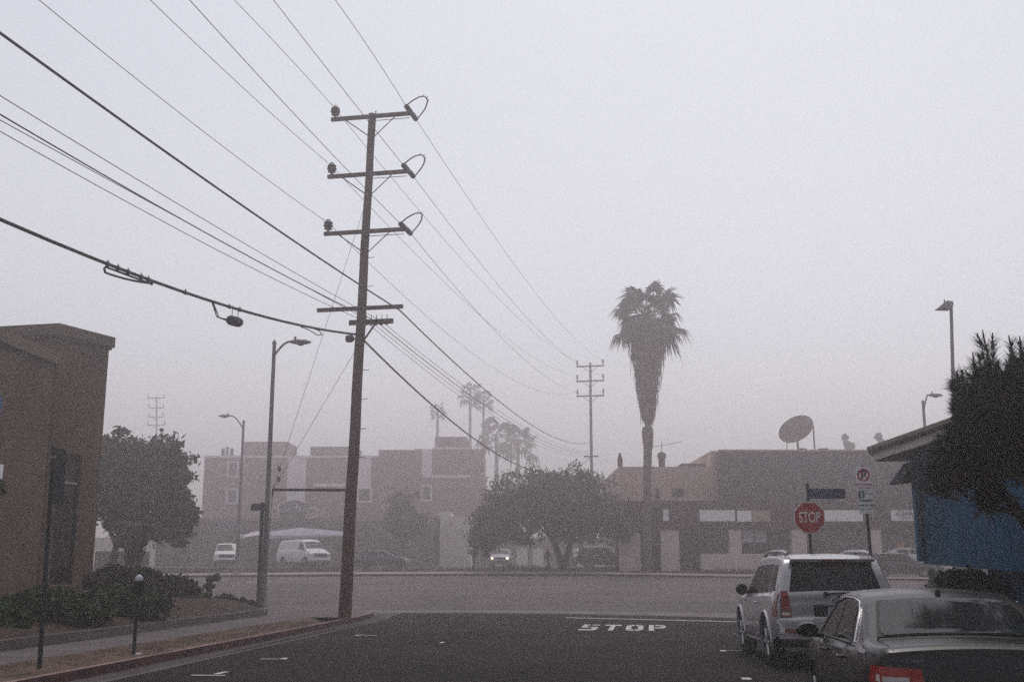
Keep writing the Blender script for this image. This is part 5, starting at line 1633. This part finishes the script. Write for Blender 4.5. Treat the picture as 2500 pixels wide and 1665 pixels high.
    def tail_patch(s, name, m, parent, quad, off=.012, nu=8, nv=6, tail=True, follow=True):
        """quad: four (x, z) corners on the rear (or front) face."""
        mb = MB(); sg = -1 if tail else 1
        def fn(u, v):
            x = lerp(lerp(quad[0][0], quad[1][0], u), lerp(quad[3][0], quad[2][0], u), v)
            z = lerp(lerp(quad[0][1], quad[1][1], u), lerp(quad[3][1], quad[2][1], u), v)
            zc = s.crown*max(0, 1-(x/(s.Wm*.8))**2)
            y = s.ytail(max(.42, z-zc), tail)
            return (x, y + sg*off, z)
        mb.grid(fn, nu, nv); return mb.build(name, m, parent, smooth=True)
    def wheel(s, parent, yc, sg, rimm=RIM, wt=.22):
        xo = s.Wm*.985 - .02
        mb = MB(); r = s.rw
        prof = [(r*.62,0),(r*.66,-.012),(r*.93,-.012),(r*.99,.02),(r,.05),(r,wt-.05),(r*.99,wt-.02),(r*.93,wt),(r*.6,wt)]
        mb.lathe((sg*xo, yc, r), [(a, h) for a, h in prof], 28, (-sg, 0, 0))
        w_ = mb.build('wheel', RUBBER, parent, smooth=True, angle=50)
        mb = MB()
        mb.lathe((sg*xo, yc, r), [(r*.64,.012),(r*.60,.035),(r*.16,.03),(r*.12,.01),(.01,.008)][::-1], 24, (-sg, 0, 0))
        for k in range(6):
            a = 2*math.pi*k/6
            c0 = Vector((sg*(xo-.012), yc+r*.12*math.cos(a), r+r*.12*math.sin(a))); c1 = Vector((sg*(xo-.004), yc+r*.62*math.cos(a), r+r*.62*math.sin(a)))
            mb.tube([c0, c1], [r*.10, r*.085], 6)
        mb.build('rim', rimm, w_, smooth=True)
        return w_
    def liner(s, parent):
        mb = MB()
        mb.box((0, s.L/2, (s.sill+.1)/2+.13), (s.Wm*1.5, s.L*.86, .12)); mb.build('underbody', BLACKPL, parent)

def car_root(name, label, cat, rear, ang, group=None, scale=1.0):
    return thing(name, label, cat, rear, -ang, group, scale)
def oval(mb, c, rx, rz, th, n=24, y=0):
    pts = [(c[0]+rx*math.cos(2*math.pi*k/n), y, c[1]+rz*math.sin(2*math.pi*k/n)) for k in range(n+1)]
    mb.tube(pts, th, 5, cap=False)

# ---- silver sport utility vehicle
SUV = CarShape([(0,.56),(.015,.66),(.03,.745),(.10,.76),(.125,.80),(.15,1.00),(.175,1.135),(.20,1.165),(.40,1.60),(.47,1.675),(.60,1.715),(.95,1.745),(2.0,1.755),(2.7,1.715),(2.95,1.64),(3.55,1.16),(3.70,1.12),(4.35,1.04),(4.60,.95),(4.72,.80),(4.80,.58)],
    4.80, .985, [(0,1.12),(1.2,1.10),(2.5,1.05),(3.6,1.02),(4.8,.85)], 14, [1.02, 3.81], .375, .46, sill=.42, crown=.035, rear_plan=.07, front_plan=.16, edge=.05)
rear = P(2056, 1604, 18.7); rear.z = 0.0
sv_ = car_root('sport_utility_vehicle', 'silver sport utility vehicle parked ahead of the grey sedan', 'car', rear, math.radians(3.2), scale=1.06)
def build_suv(c, root, paint=SILVER, detail=True, plate=True):
    c.shell('body', paint, root)
    c.liner(root)
    for sg in (-1, 1):
        for yc in c.wheels: c.wheel(root, yc, sg)
        c.side_patch('side_window', GLASSDK, root, [(.50,1.20),(1.02,1.16),(1.06,1.60),(.72,1.60)], sg)
        c.side_patch('side_window', GLASSDK, root, [(1.14,1.155),(2.02,1.13),(1.98,1.60),(1.17,1.61)], sg)
        c.side_patch('side_window', GLASSDK, root, [(2.12,1.13),(3.30,1.10),(2.78,1.57),(2.06,1.60)], sg)
        for y in (1.95, 3.02):
            mb = MB(); zz = .98; mb.tube([(sg*(c.w(y,zz)+.01), y-.1, zz), (sg*(c.w(y,zz)+.035), y-.06, zz), (sg*(c.w(y,zz)+.035), y+.06, zz), (sg*(c.w(y,zz)+.01), y+.1, zz)], .014, 6); mb.build('door_handle', CHROME, root, smooth=True)
        for yc in c.wheels:
            mb = MB(); pts = []
            for k in range(17):
                a = math.pi*(k/16)*1.12 - math.pi*.06
                y = yc + (c.arch+.025)*math.cos(a); z = c.rw + (c.arch+.025)*math.sin(a)
                pts.append((sg*(c.w(y, z)-.004), y, z))
            mb.tube(pts, .030, 8); mb.build('wheel_arch_flare', paint, root, smooth=True)
        mb = MB(); mb.tube([(sg*.87, 1.55, .40), (sg*.93, 1.7, .36), (sg*.93, 3.15, .36), (sg*.87, 3.3, .40)], .035, 8); mb.build('running_board', GALV, root, smooth=True)
        # roof rails
        mb = MB(); xr = .66; pts = []
        for k in range(13):
            y = lerp(.50, 2.75, k/12); z = c.zt(y) + (.075 if 0 < k < 12 else .0) - (.02 if k > 9 else 0)
            pts.append((sg*(xr - .012*k/12), y, z))
        mb.tube(pts, .022, 8)
        for y in (.60, 1.55, 2.55): mb.tube([(sg*xr, y, c.zt(y)-.01), (sg*xr, y, c.zt(y)+.07)], .028, 6)
        mb.build('roof_rail', paint, root, smooth=True)
        mb = MB(); mb.lathe((sg*1.00, 3.20, 1.17), [(.03,0),(.10,.015),(.115,.06),(.10,.11),(.05,.14)], 14, (sg*.15,1,0)); mb.v = [(x, y, 1.17+(z-1.17)*.92) for x, y, z in mb.v]; mb.tube([(sg*.86,3.28,1.10),(sg*.99,3.25,1.14)], .03, 6); mb.build('door_mirror', BLACKPL, root, smooth=True)
        # tail lamps
        t = c.tail_patch('tail_lamp', TAILDK, root, [(sg*.70,.80),(sg*.885,.80),(sg*.85,1.20),(sg*.745,1.20)] if sg > 0 else [(-.885,.80),(-.70,.80),(-.745,1.20),(-.85,1.20)], .015)
        c.side_patch('lamp_side', TAILDK, t, [(.05,.80),(.34,.80),(.20,1.19),(.15,1.20)], sg, .010)
        c.tail_patch('reversing_lens', TAILWHITE, t, [(sg*.73,.83),(sg*.86,.83),(sg*.855,.88),(sg*.735,.88)] if sg > 0 else [(-.86,.83),(-.73,.83),(-.735,.88),(-.855,.88)], .018)
        for kz in (.93, 1.02, 1.11):
            c.tail_patch('lens_bar', TAILRED, t, [(sg*.735,kz),(sg*.85,kz),(sg*.845,kz+.045),(sg*.745,kz+.045)] if sg > 0 else [(-.85,kz),(-.735,kz),(-.745,kz+.045),(-.845,kz+.045)], .019)
        q = [(sg*.66,.565),(sg*.84,.565),(sg*.84,.635),(sg*.66,.635)]
        if sg < 0: q = [q[1], q[0], q[3], q[2]]
        c.tail_patch('reflector', TAILDK, root, q, .03)
    # rear glass, spoiler, brake light
    mb = MB()
    def rg(u, v):
        y = lerp(.205, .425, v); z = c.zt(y); ww = lerp(.715, .600, v); f = u*2-1
        rr = 1.0
        x = f*ww
        return (x, y - .012, c.surf(y, x) + .006)
    mb.grid(rg, 12, 8); mb.build('rear_window', GLASSDK, root, smooth=True)
    mb = MB(); b0 = .30
    pts_t = [(-.66,.30,1.69),(.66,.30,1.69),(.63,.62,1.745),(-.63,.62,1.745)]
    mb.slab([Vector(p) for p in pts_t], (0,-.1,1), .045); sp_ = mb.build('spoiler', paint, root)
    mb = MB(); mb.box((0, .292, 1.672), (.42, .02, .035)); mb.build('high_brake_lamp', TAILDK, sp_)
    mb = MB(); mb.tube([(.28,.14,1.175),(-.05,.14,1.165),(-.16,.15,1.15)], .013, 6); mb.lathe((-.16,.15,1.12), [(.03,0),(.035,.05),(.02,.07)], 8); mb.build('wiper', BLACKPL, root, smooth=True)
    # bumper
    def bump(y0, x0, x1, z0, z1, n=18):
        m_ = MB()
        def fn(u, v):
            x = lerp(x0, x1, u); f = abs(x)/.93
            return (x, y0 + .16*max(0, f-.55)**2*2.2, lerp(z0, z1, v))
        m_.grid(fn, n, 3); return m_
    mb = bump(-.035, -.93, .93, .48, .735); 
    o_ = mb.build('rear_bumper', paint, root, smooth=True)
    mb = MB()
    def shelf(u, v):
        x = lerp(-.93,.93,u); f = abs(x)/.93; return (x, lerp(-.035 + .16*max(0,f-.55)**2*2.2, .12, v), .735 + .012*v)
    mb.grid(shelf, 18, 2); mb.build('step_pad', paint, o_, smooth=True)
    mb = bump(-.028, -.90, .90, .40, .478); mb.build('valance', BLACKPL, o_, smooth=True)
    mb = MB(); mb.tube([(-.5,-.01,.455),(.5,-.01,.455)], .012, 6); mb.build('chrome_strip', CHROME, o_)
    c.tail_patch('plate_recess', BLACKPL, root, [(-.36,.81),(.36,.81),(.36,.985),(-.36,.985)], .006)
    mb = MB(); mb.box((0,.112,.885),(.305,.006,.15), 0); mb.build('number_plate', mat('number_plate_face',(.30,.30,.31),.5,.08,8), root)
    mb = MB(); mb.box((0,.128,1.00),(.74,.02,.03)); mb.build('plate_garnish', paint, root)
    mb = MB(); oval(mb, (0,1.06), .085, .058, .008, y=.125); oval(mb, (0,1.06), .032, .052, .006, y=.122); oval(mb, (0,1.08), .06, .022, .006, y=.122); mb.build('emblem', CHROME, root, smooth=True)
    # front end
    c.top_patch('windscreen', GLASSDK, root, 3.02, 3.50, -1, 1)
    for sg in (-1,1):
        q = [(sg*.52,.80),(sg*.84,.78),(sg*.84,.92),(sg*.5,.92)]
        if sg < 0: q = [q[1], q[0], q[3], q[2]]
        c.tail_patch('headlamp', TAILWHITE, root, q, .012, tail=False)
build_suv(SUV, sv_)

# ---- charcoal sedan
SED = CarShape([(0,.50),(.02,.60),(.035,.74),(.045,.90),(.075,1.03),(.14,1.066),(.45,1.075),(.74,1.085),(.82,1.11),(1.42,1.375),(1.62,1.43),(1.95,1.462),(2.5,1.468),(2.95,1.425),(3.2,1.33),(3.80,1.03),(3.92,1.0),(4.45,.90),(4.68,.77),(4.80,.54)],
    4.80, .91, [(0,1.0),(.8,.99),(2.0,.95),(3.6,.92),(4.8,.72)], 19, [1.02, 3.80], .325, .375, sill=.22, crown=.035, rear_plan=.13, front_plan=.22, edge=.06)
sed_ang = math.radians(7.6)
rear = P(2350, 1600, 8.85); rear.z = 0.0; rear.x = 3.67
sd2 = car_root('sedan', 'charcoal grey sedan with red tail lamps in the lower right corner', 'car', rear, sed_ang, scale=.97)
def build_sedan(c, root, paint=CHARCOAL, badge=True):
    c.shell('body', paint, root); c.liner(root)
    for sg in (-1, 1):
        for yc in c.wheels: c.wheel(root, yc, sg)
        c.side_patch('quarter_window', GLASSDK, root, [(1.22,1.06),(1.50,1.045),(1.58,1.32),(1.52,1.31)], sg)
        c.side_patch('side_window', GLASSDK, root, [(1.53,1.045),(2.38,1.02),(2.36,1.385),(1.66,1.365)], sg)
        c.side_patch('side_window', GLASSDK, root, [(2.46,1.02),(3.45,1.0),(2.92,1.335),(2.44,1.385)], sg)
        mb = MB(); pts = [(sg*(c.w(y,z)+.010), y, z) for y, z in ((1.20,1.035),(1.46,1.31),(1.62,1.385),(2.0,1.41),(2.5,1.405),(2.95,1.35),(3.5,1.0))]; mb.tube(pts, .010, 6); mb.build('window_trim', CHROME, root, smooth=True)
        mb = MB(); pts = [(sg*(c.w(y,1.0)+.010), y, zz) for y, zz in ((1.2,1.03),(2.0,1.015),(2.6,1.0),(3.5,.985))]; mb.tube(pts, .009, 6); mb.build('sill_trim', BLACKPL, root, smooth=True)
        for y in (1.62, 2.62):
            zz = .89; mb = MB(); mb.tube([(sg*(c.w(y,zz)+.0), y-.11, zz), (sg*(c.w(y,zz)+.035), y-.07, zz), (sg*(c.w(y,zz)+.035), y+.07, zz), (sg*(c.w(y,zz)+.0), y+.11, zz)], .016, 6); mb.build('door_handle', paint, root, smooth=True)
        mb = MB(); mb.lathe((sg*1.02, 3.05, 1.05), [(.03,0),(.085,.02),(.10,.07),(.085,.13),(.04,.17)], 14, (sg*.1,1,0)); mb.v = [(sg*1.02+(x-sg*1.02)*1.25, y, 1.05+(z-1.05)*.82) for x, y, z in mb.v]; mb.tube([(sg*.86,3.12,.99),(sg*.96,3.1,1.01)], .03, 6); dm = mb.build('door_mirror', paint, root, smooth=True)
        mb = MB(); mb.lathe((sg*1.02, 3.044, 1.05), [(.072,0),(.072,.006),(.01,.008)], 16, (0,1,0)); mb.v = [(sg*1.02+(x-sg*1.02)*1.2, y, 1.05+(z-1.05)*.8) for x, y, z in mb.v]; mb.build('mirror_glass', GLASSDK, dm)
        # tail lamp: rear and side faces
        q = [(.50,.725),(.845,.735),(.855,.925),(.52,.905)]
        if sg < 0: q = [(-q[1][0],q[1][1]),(-q[0][0],q[0][1]),(-q[3][0],q[3][1]),(-q[2][0],q[2][1])]
        t = c.tail_patch('tail_lamp', TAILRED, root, q, .014)
        c.side_patch('lamp_side', TAILRED, t, [(.02,.735),(.30,.79),(.26,.92),(.03,.925)], sg, .008)
        q = [(.62,.785),(.83,.795),(.835,.850),(.625,.840)]
        if sg < 0: q = [(-q[1][0],q[1][1]),(-q[0][0],q[0][1]),(-q[3][0],q[3][1]),(-q[2][0],q[2][1])]
        c.tail_patch('reversing_lens', TAILWHITE, t, q, .020)
        c.side_patch('amber_lens', TAILWHITE, t, [(.02,.785),(.16,.805),(.15,.86),(.02,.85)], sg, .012)
    mb = MB()
    def rg(u, v):
        y = lerp(.80, 1.44, v); z = c.zt(y); ww = lerp(.69, .565, v); f = u*2-1
        dz = c.zt(y+.02)-c.zt(y-.02); ln = math.hypot(.04, dz)
        cor = 1 - .05*(abs(2*v-1)**6)
        x = f*ww*cor
        return (x, y + (-dz/ln)*.016, c.surf(y, x) + (.04/ln)*.016)
    mb.grid(rg, 14, 12); mb.build('rear_window', REARGLASS, root, smooth=True)
    mb = MB()
    def rb(u, v):
        y = lerp(.785, 1.46, v); z = c.zt(y); ww = lerp(.72, .59, v); f = u*2-1
        dz = c.zt(y+.02)-c.zt(y-.02); ln = math.hypot(.04, dz)
        return (f*ww, y + (-dz/ln)*.009, c.surf(y, f*ww) + (.04/ln)*.009)
    mb.grid(rb, 14, 12); mb.build('window_surround', BLACKPL, root, smooth=True)
    c.top_patch('windscreen', GLASSDK, root, 3.05, 3.75, -1, 1)
    # boot lid seams
    for sg in (-1, 1):
        mb = MB()
        mb.tube([(sg*.70,.79,c.zt(.79)+.008),(sg*.735,.70,c.zt(.7)+.006),(sg*.735,.2,c.zt(.2)+.004),(sg*.72,.10,1.045),(sg*.665,.058,.955),(sg*.62,.03,.74)], .006, 4)
        mb.build('boot_seam', BLACKPL, root)
    mb = MB(); mb.lathe((0, 1.60, c.zt(1.60)+c.crown-.005), [(.045,0),(.04,.03),(.02,.055),(.005,.06)], 10); mb.v = [(x*.55, 1.60+(y-1.60)*1.6, z) for x, y, z in mb.v]; mb.build('roof_aerial', BLACKPL, root, smooth=True)
    mb = MB(); mb.box((0,-.005,.655),(.31,.008,.155)); mb.build('number_plate', mat('number_plate_face',(.30,.30,.31),.5,.08,8), root)
    if badge:
        text_obj('badge', 'CAMRY', .042, GALV, root, (-.60, .022, .965), (math.pi/2-.12, 0, 0), .002, sx=1.3, shear=.25)
    for sg in (-1,1):
        q = [(sg*.45,.64),(sg*.80,.66),(sg*.82,.78),(sg*.5,.74)]
        if sg < 0: q = [q[1], q[0], q[3], q[2]]
        c.tail_patch('headlamp', TAILWHITE, root, q, .012, tail=False)
REARGLASS = mat('reflective_rear_glass', (.012,.016,.017), .05, .2, 3, spec=.2)
build_sedan(SED, sd2)

# ---- far vehicles
def far_car(name, label, cat, c, paint, px, d, front, kind, group=None, lit=False, zoff=0.0, scale=1.0):
    """px is the middle of the vehicle; front is the heading angle from +y towards +x."""
    m = P(px, 1380, d); m.z = zg(d) + zoff
    fdir_ = Vector((math.sin(front), math.cos(front), 0))
    rear = m - fdir_*c.L*scale/2
    root = thing(name, label, cat, rear, -front, group, scale)
    c.shell('body', paint, root); c.liner(root)
    for sg in (-1, 1):
        for yc in c.wheels: c.wheel(root, yc, sg)
        for q in kind['side']: c.side_patch('side_window', GLASSMID if kind.get('lightglass') else GLASSDK, root, q, sg)
        mb = MB(); ym = kind['mirror'][0]; zm_ = kind['mirror'][1]; xm = c.w(ym, zm_)+.10
        mb.lathe((sg*xm, ym, zm_), [(.02,0),(.09,.02),(.10,.08),(.04,.12)], 10, (0,1,0)); mb.tube([(sg*(xm-.12),ym+.05,zm_-.04),(sg*xm,ym+.05,zm_)], .025, 5); mb.build('door_mirror', BLACKPL, root, smooth=True)
        q = kind['head']; q = q if sg > 0 else [(-q[1][0],q[1][1]),(-q[0][0],q[0][1]),(-q[3][0],q[3][1]),(-q[2][0],q[2][1])]
        hl = c.tail_patch('headlamp', TAILWHITE, root, q, .014, tail=False)
        if lit:
            xm = (q[0][0]+q[1][0])/2; zm = (q[0][1]+q[2][1])/2
            mb = MB(); yq = c.ytail(zm, False); mb.lathe((xm, yq+.0, zm), [(.085,0),(.085,.03),(.05,.055),(.01,.06)], 14, (0,1,0)); mb.build('lit_bulb', HEADLAMP, hl, smooth=True)
        q = kind['tail']; q = q if sg > 0 else [(-q[1][0],q[1][1]),(-q[0][0],q[0][1]),(-q[3][0],q[3][1]),(-q[2][0],q[2][1])]
        c.tail_patch('tail_lamp', TAILDK, root, q, .014)
    c.top_patch('windscreen', GLASSDK, root, kind['ws'][0], kind['ws'][1], -1, 1)
    q = kind['grille']; c.tail_patch('grille', BLACKPL, root, [(-q[0],q[1]),(q[0],q[1]),(q[0],q[2]),(-q[0],q[2])], .012, tail=False)
    mb = MB(); w_ = c.Wm*.86
    mb.tube([(-w_,c.L-.10,kind['bump']),(-w_*.7,c.L+.03,kind['bump']),(w_*.7,c.L+.03,kind['bump']),(w_,c.L-.10,kind['bump'])], .07, 8); mb.build('front_bumper', kind.get('bm', paint), root, smooth=True)
    return root
VAN = CarShape([(0,.5),(.03,1.0),(.06,1.7),(.12,1.95),(.4,2.06),(2.0,2.10),(3.6,2.09),(3.85,2.02),(4.0,1.93),(4.62,1.36),(4.74,1.26),(5.2,1.14),(5.36,1.02),(5.40,.9),(5.44,.5)],
    5.44, 1.0, [(0,1.3),(4.0,1.25),(5.44,.95)], 8, [1.15, 4.65], .37, .44, sill=.36, crown=.05, rear_plan=.04, front_plan=.10, edge=.10)
VANK = dict(side=[[(3.45,1.32),(4.36,1.32),(3.98,1.86),(3.45,1.88)]], mirror=(4.3,1.35), head=[(.62,.82),(.90,.82),(.90,.98),(.62,.98)], tail=[(.82,.95),(.93,.95),(.93,1.35),(.82,1.35)], ws=(4.02,4.60), grille=(.58,.74,1.0), bump=.56, bm=CHROME)
far_car('white_van', 'long windowless white van angled under the canopy left of the big pole', 'van', VAN, WHITEPAINT, 740, 91, math.radians(180-40), VANK, zoff=.16)
PICK = CarShape([(0,.6),(.03,1.0),(.08,1.15),(.15,1.3),(.3,1.78),(.6,1.86),(2.2,1.87),(2.7,1.80),(3.35,1.25),(3.5,1.18),(4.6,1.10),(4.8,1.0),(4.9,.7),(4.95,.5)],
    4.95, .99, [(0,1.15),(3.5,1.1),(4.95,.98)], 12, [1.0, 3.95], .39, .46, sill=.42, crown=.04, rear_plan=.05, front_plan=.08, edge=.07)
PICKK = dict(side=[[(.5,1.22),(1.3,1.2),(1.3,1.70),(.65,1.70)],[(1.4,1.2),(2.9,1.17),(2.5,1.68),(1.4,1.70)]], mirror=(2.95,1.25), head=[(.58,.84),(.92,.84),(.92,1.0),(.58,1.0)], tail=[(.80,.85),(.93,.85),(.93,1.15),(.80,1.15)], ws=(2.74,3.32), grille=(.56,.76,1.0), bump=.60, bm=CHROME)
far_car('white_truck', 'white high sided truck facing the camera beside the slender far lamp', 'truck', PICK, WHITEPAINT, 552, 91, math.radians(180-14), PICKK, zoff=.10)
SEDK = dict(side=[[(1.45,1.03),(2.38,1.01),(2.36,1.375),(1.62,1.35)],[(2.46,1.01),(3.42,1.0),(2.92,1.325),(2.44,1.375)]], mirror=(3.05,1.04), head=[(.48,.62),(.80,.64),(.82,.77),(.52,.74)], tail=[(.50,.73),(.84,.73),(.84,.91),(.52,.9)], ws=(3.05,3.75), grille=(.42,.58,.72), bump=.48)
DKBLUE = mat('dark_blue_car_paint', (.035,.04,.05), .3, .05, 3, metal=.4, coat=.6)
far_car('dark_car', 'dark saloon car in profile partly behind the big utility pole', 'car', SED, DKBLUE, 928, 93, math.radians(100), SEDK, zoff=-.02)
GREYCAR = mat('grey_car_paint', (.22,.22,.23), .35, .05, 3, metal=.4, coat=.5)
far_car('oncoming_car', 'oncoming car with both headlamps lit in the foggy lot', 'car', SED, GREYCAR, 1224, 98, math.radians(183), SEDK, lit=True, zoff=.02)
far_car('dark_suv', 'dark tall car parked under the broad tree close to the pale pier', 'car', PICK, DKBLUE, 1478, 97, math.radians(95), PICKK, zoff=-.15)
far_car('grey_hatch', 'grey car half hidden behind the forked tree trunk', 'car', SED, GREYCAR, 1415, 105, math.radians(170), SEDK, zoff=.05)
far_car('dark_parked_car', 'dark parked car across the road left of the blue wall corner', 'car', PICK, mat('black_car_paint', (.02,.024,.026), .22, .05, 3, coat=.8), 2205, 74, math.radians(105), PICKK, zoff=.05, scale=.86)
far_car('white_parked_car', 'pale car roof glimpsed behind the dark parked car', 'car', SED, WHITEPAINT, 2215, 84, math.radians(96), SEDK, zoff=.28)

# ------------------------------------------------------------------ people
def person(label, loc, heading, pose, coat, height=1.72):
    """one continuous skinned body; clothing by material on the same surface."""
    V, E, Rr = [], [], []
    def add(p, r, parent=None):
        V.append(p); Rr.append(r)
        if parent is not None: E.append((parent, len(V)-1))
        return len(V)-1
    s = height/1.72
    pel = add((0,0,.94), (.145,.11))
    ab = add((0,.0,1.10), (.14,.105), pel); ch = add((0,.02,1.32), (.165,.115), ab); nk = add((0,.02,1.47), (.055,.055), ch)
    hd0 = add((0,.035,1.53), (.07,.08), nk); hd1 = add((0,.04,1.61), (.078,.095), hd0); hd2 = add((0,.03,1.69), (.06,.075), hd1)
    add((0,.13,1.595), (.016,.018), hd1)
    hands = []
    for sg, (el, wr) in zip((-1, 1), pose['arms']):
        sh = add((sg*.18,.02,1.40), (.065,.065), ch); e = add((sg*el[0], el[1], el[2]), (.048,.048), sh); w = add((sg*wr[0], wr[1], wr[2]), (.034,.034), e)
        d = (Vector((sg*wr[0],wr[1],wr[2])) - Vector((sg*el[0],el[1],el[2]))).normalized()
        pm_ = Vector((sg*wr[0],wr[1],wr[2])) + d*.07; hp = add(tuple(pm_), (.036,.022), w)
        for k, ln in enumerate((.065,.08,.085,.075)):
            a = pm_ + d*.03 + Vector((0, (k-1.5)*.020, 0)); i1 = add(tuple(a), (.010,.010), hp); add(tuple(a + d*ln + Vector((-sg*.015,0,0))), (.007,.007), i1)
        th = pm_ - d*.03 + Vector((0,.035,0)); i1 = add(tuple(th), (.011,.011), w); add(tuple(th + d*.05 + Vector((0,.012,0))), (.008,.008), i1)
    for sg, (kn, an) in zip((-1, 1), pose['legs']):
        h = add((sg*.09,0,.88), (.10,.10), pel); k_ = add((sg*.10, kn[0], kn[1]), (.068,.068), h); a_ = add((sg*.10, an[0], an[1]), (.046,.046), k_)
        add((sg*.11, an[0]+.14, an[1]-.05), (.042,.032), a_)
    me = bpy.data.meshes.new('person')
    me.from_pydata([tuple(Vector(v)*s) for v in V], E, [])
    o = bpy.data.objects.new('person', me); S.collection.objects.link(o)
    md = o.modifiers.new('skin', 'SKIN')
    for i, r in enumerate(Rr): me.skin_vertices[0].data[i].radius = (r[0]*s, r[1]*s)
    me.skin_vertices[0].data[0].use_root = True
    md.use_smooth_shade = True
    ms = o.modifiers.new('sub', 'SUBSURF'); ms.levels = 1; ms.render_levels = 2
    dg = bpy.context.evaluated_depsgraph_get()
    m2 = bpy.data.meshes.new_from_object(o.evaluated_get(dg))
    o.modifiers.clear(); o.data = m2; bpy.data.meshes.remove(me); m2.name = 'person'
    m2.materials.clear()
    for q in (coat, SKIN, mat('dark_trousers', (.03,.03,.036), .9, .15, 6), mat('dark_hair', (.015,.012,.011), .8, .1, 8)): m2.materials.append(q)
    for p in m2.polygons:
        z = p.center.z/s; y = p.center.y
        mi = 0
        if z < .93: mi = 2
        if z > 1.50: mi = 1 if (y > .05*s and z < 1.66) else 3
        if abs(p.center.x)/s > .17 and z < pose.get('cuff', .86): mi = 1
        p.material_index = mi; p.use_smooth = True
    o.location = loc; o.rotation_euler = (0, 0, -heading)
    return tag(o, label, 'person', 'pedestrians on the far pavement')
walk = dict(arms=[((.25,-.10,1.14),(.24,.02,.92)), ((.25,.10,1.15),(.22,.26,.98))], legs=[((.20,.52),(.06,.10)), ((.02,.50),(-.34,.15))], cuff=.90)
p_ = P(1337, 1395, 81); p_.z = zg(81)+.10
person('person in dark clothes walking along the far pavement past the forked tree', p_, math.radians(70), walk, CLOTHDK)
stand = dict(arms=[((.24,-.02,1.14),(.20,.16,1.06)), ((.24,.0,1.14),(.16,.24,1.20))], legs=[((.05,.50),(.02,.09)), ((.02,.50),(-.06,.09))], cuff=.8)
p_ = P(1156, 1390, 86); p_.z = zg(86)+.05
person('person in dark clothes standing at the pale block corner holding something bright', p_, math.radians(100), stand, CLOTHDK)
# ------------------------------------------------------------------ haze: one closed box of even air round the whole scene
hm = bpy.data.materials.new('haze'); hm.use_nodes = True
hn, hl_ = hm.node_tree.nodes, hm.node_tree.links
hn.clear()
ho = hn.new('ShaderNodeOutputMaterial'); hv = hn.new('ShaderNodeVolumePrincipled')
hv.inputs['Color'].default_value = (0.985, 0.92, 0.925, 1)
hv.inputs['Density'].default_value = HAZE_DENSITY
hv.inputs['Anisotropy'].default_value = HAZE_G
hl_.new(hv.outputs[0], ho.inputs['Volume'])
mb = MB(); mb.box((0, 180, 19.5), (680, 500, 43))
hz = mb.build('haze', hm); hz['kind'] = 'stuff'
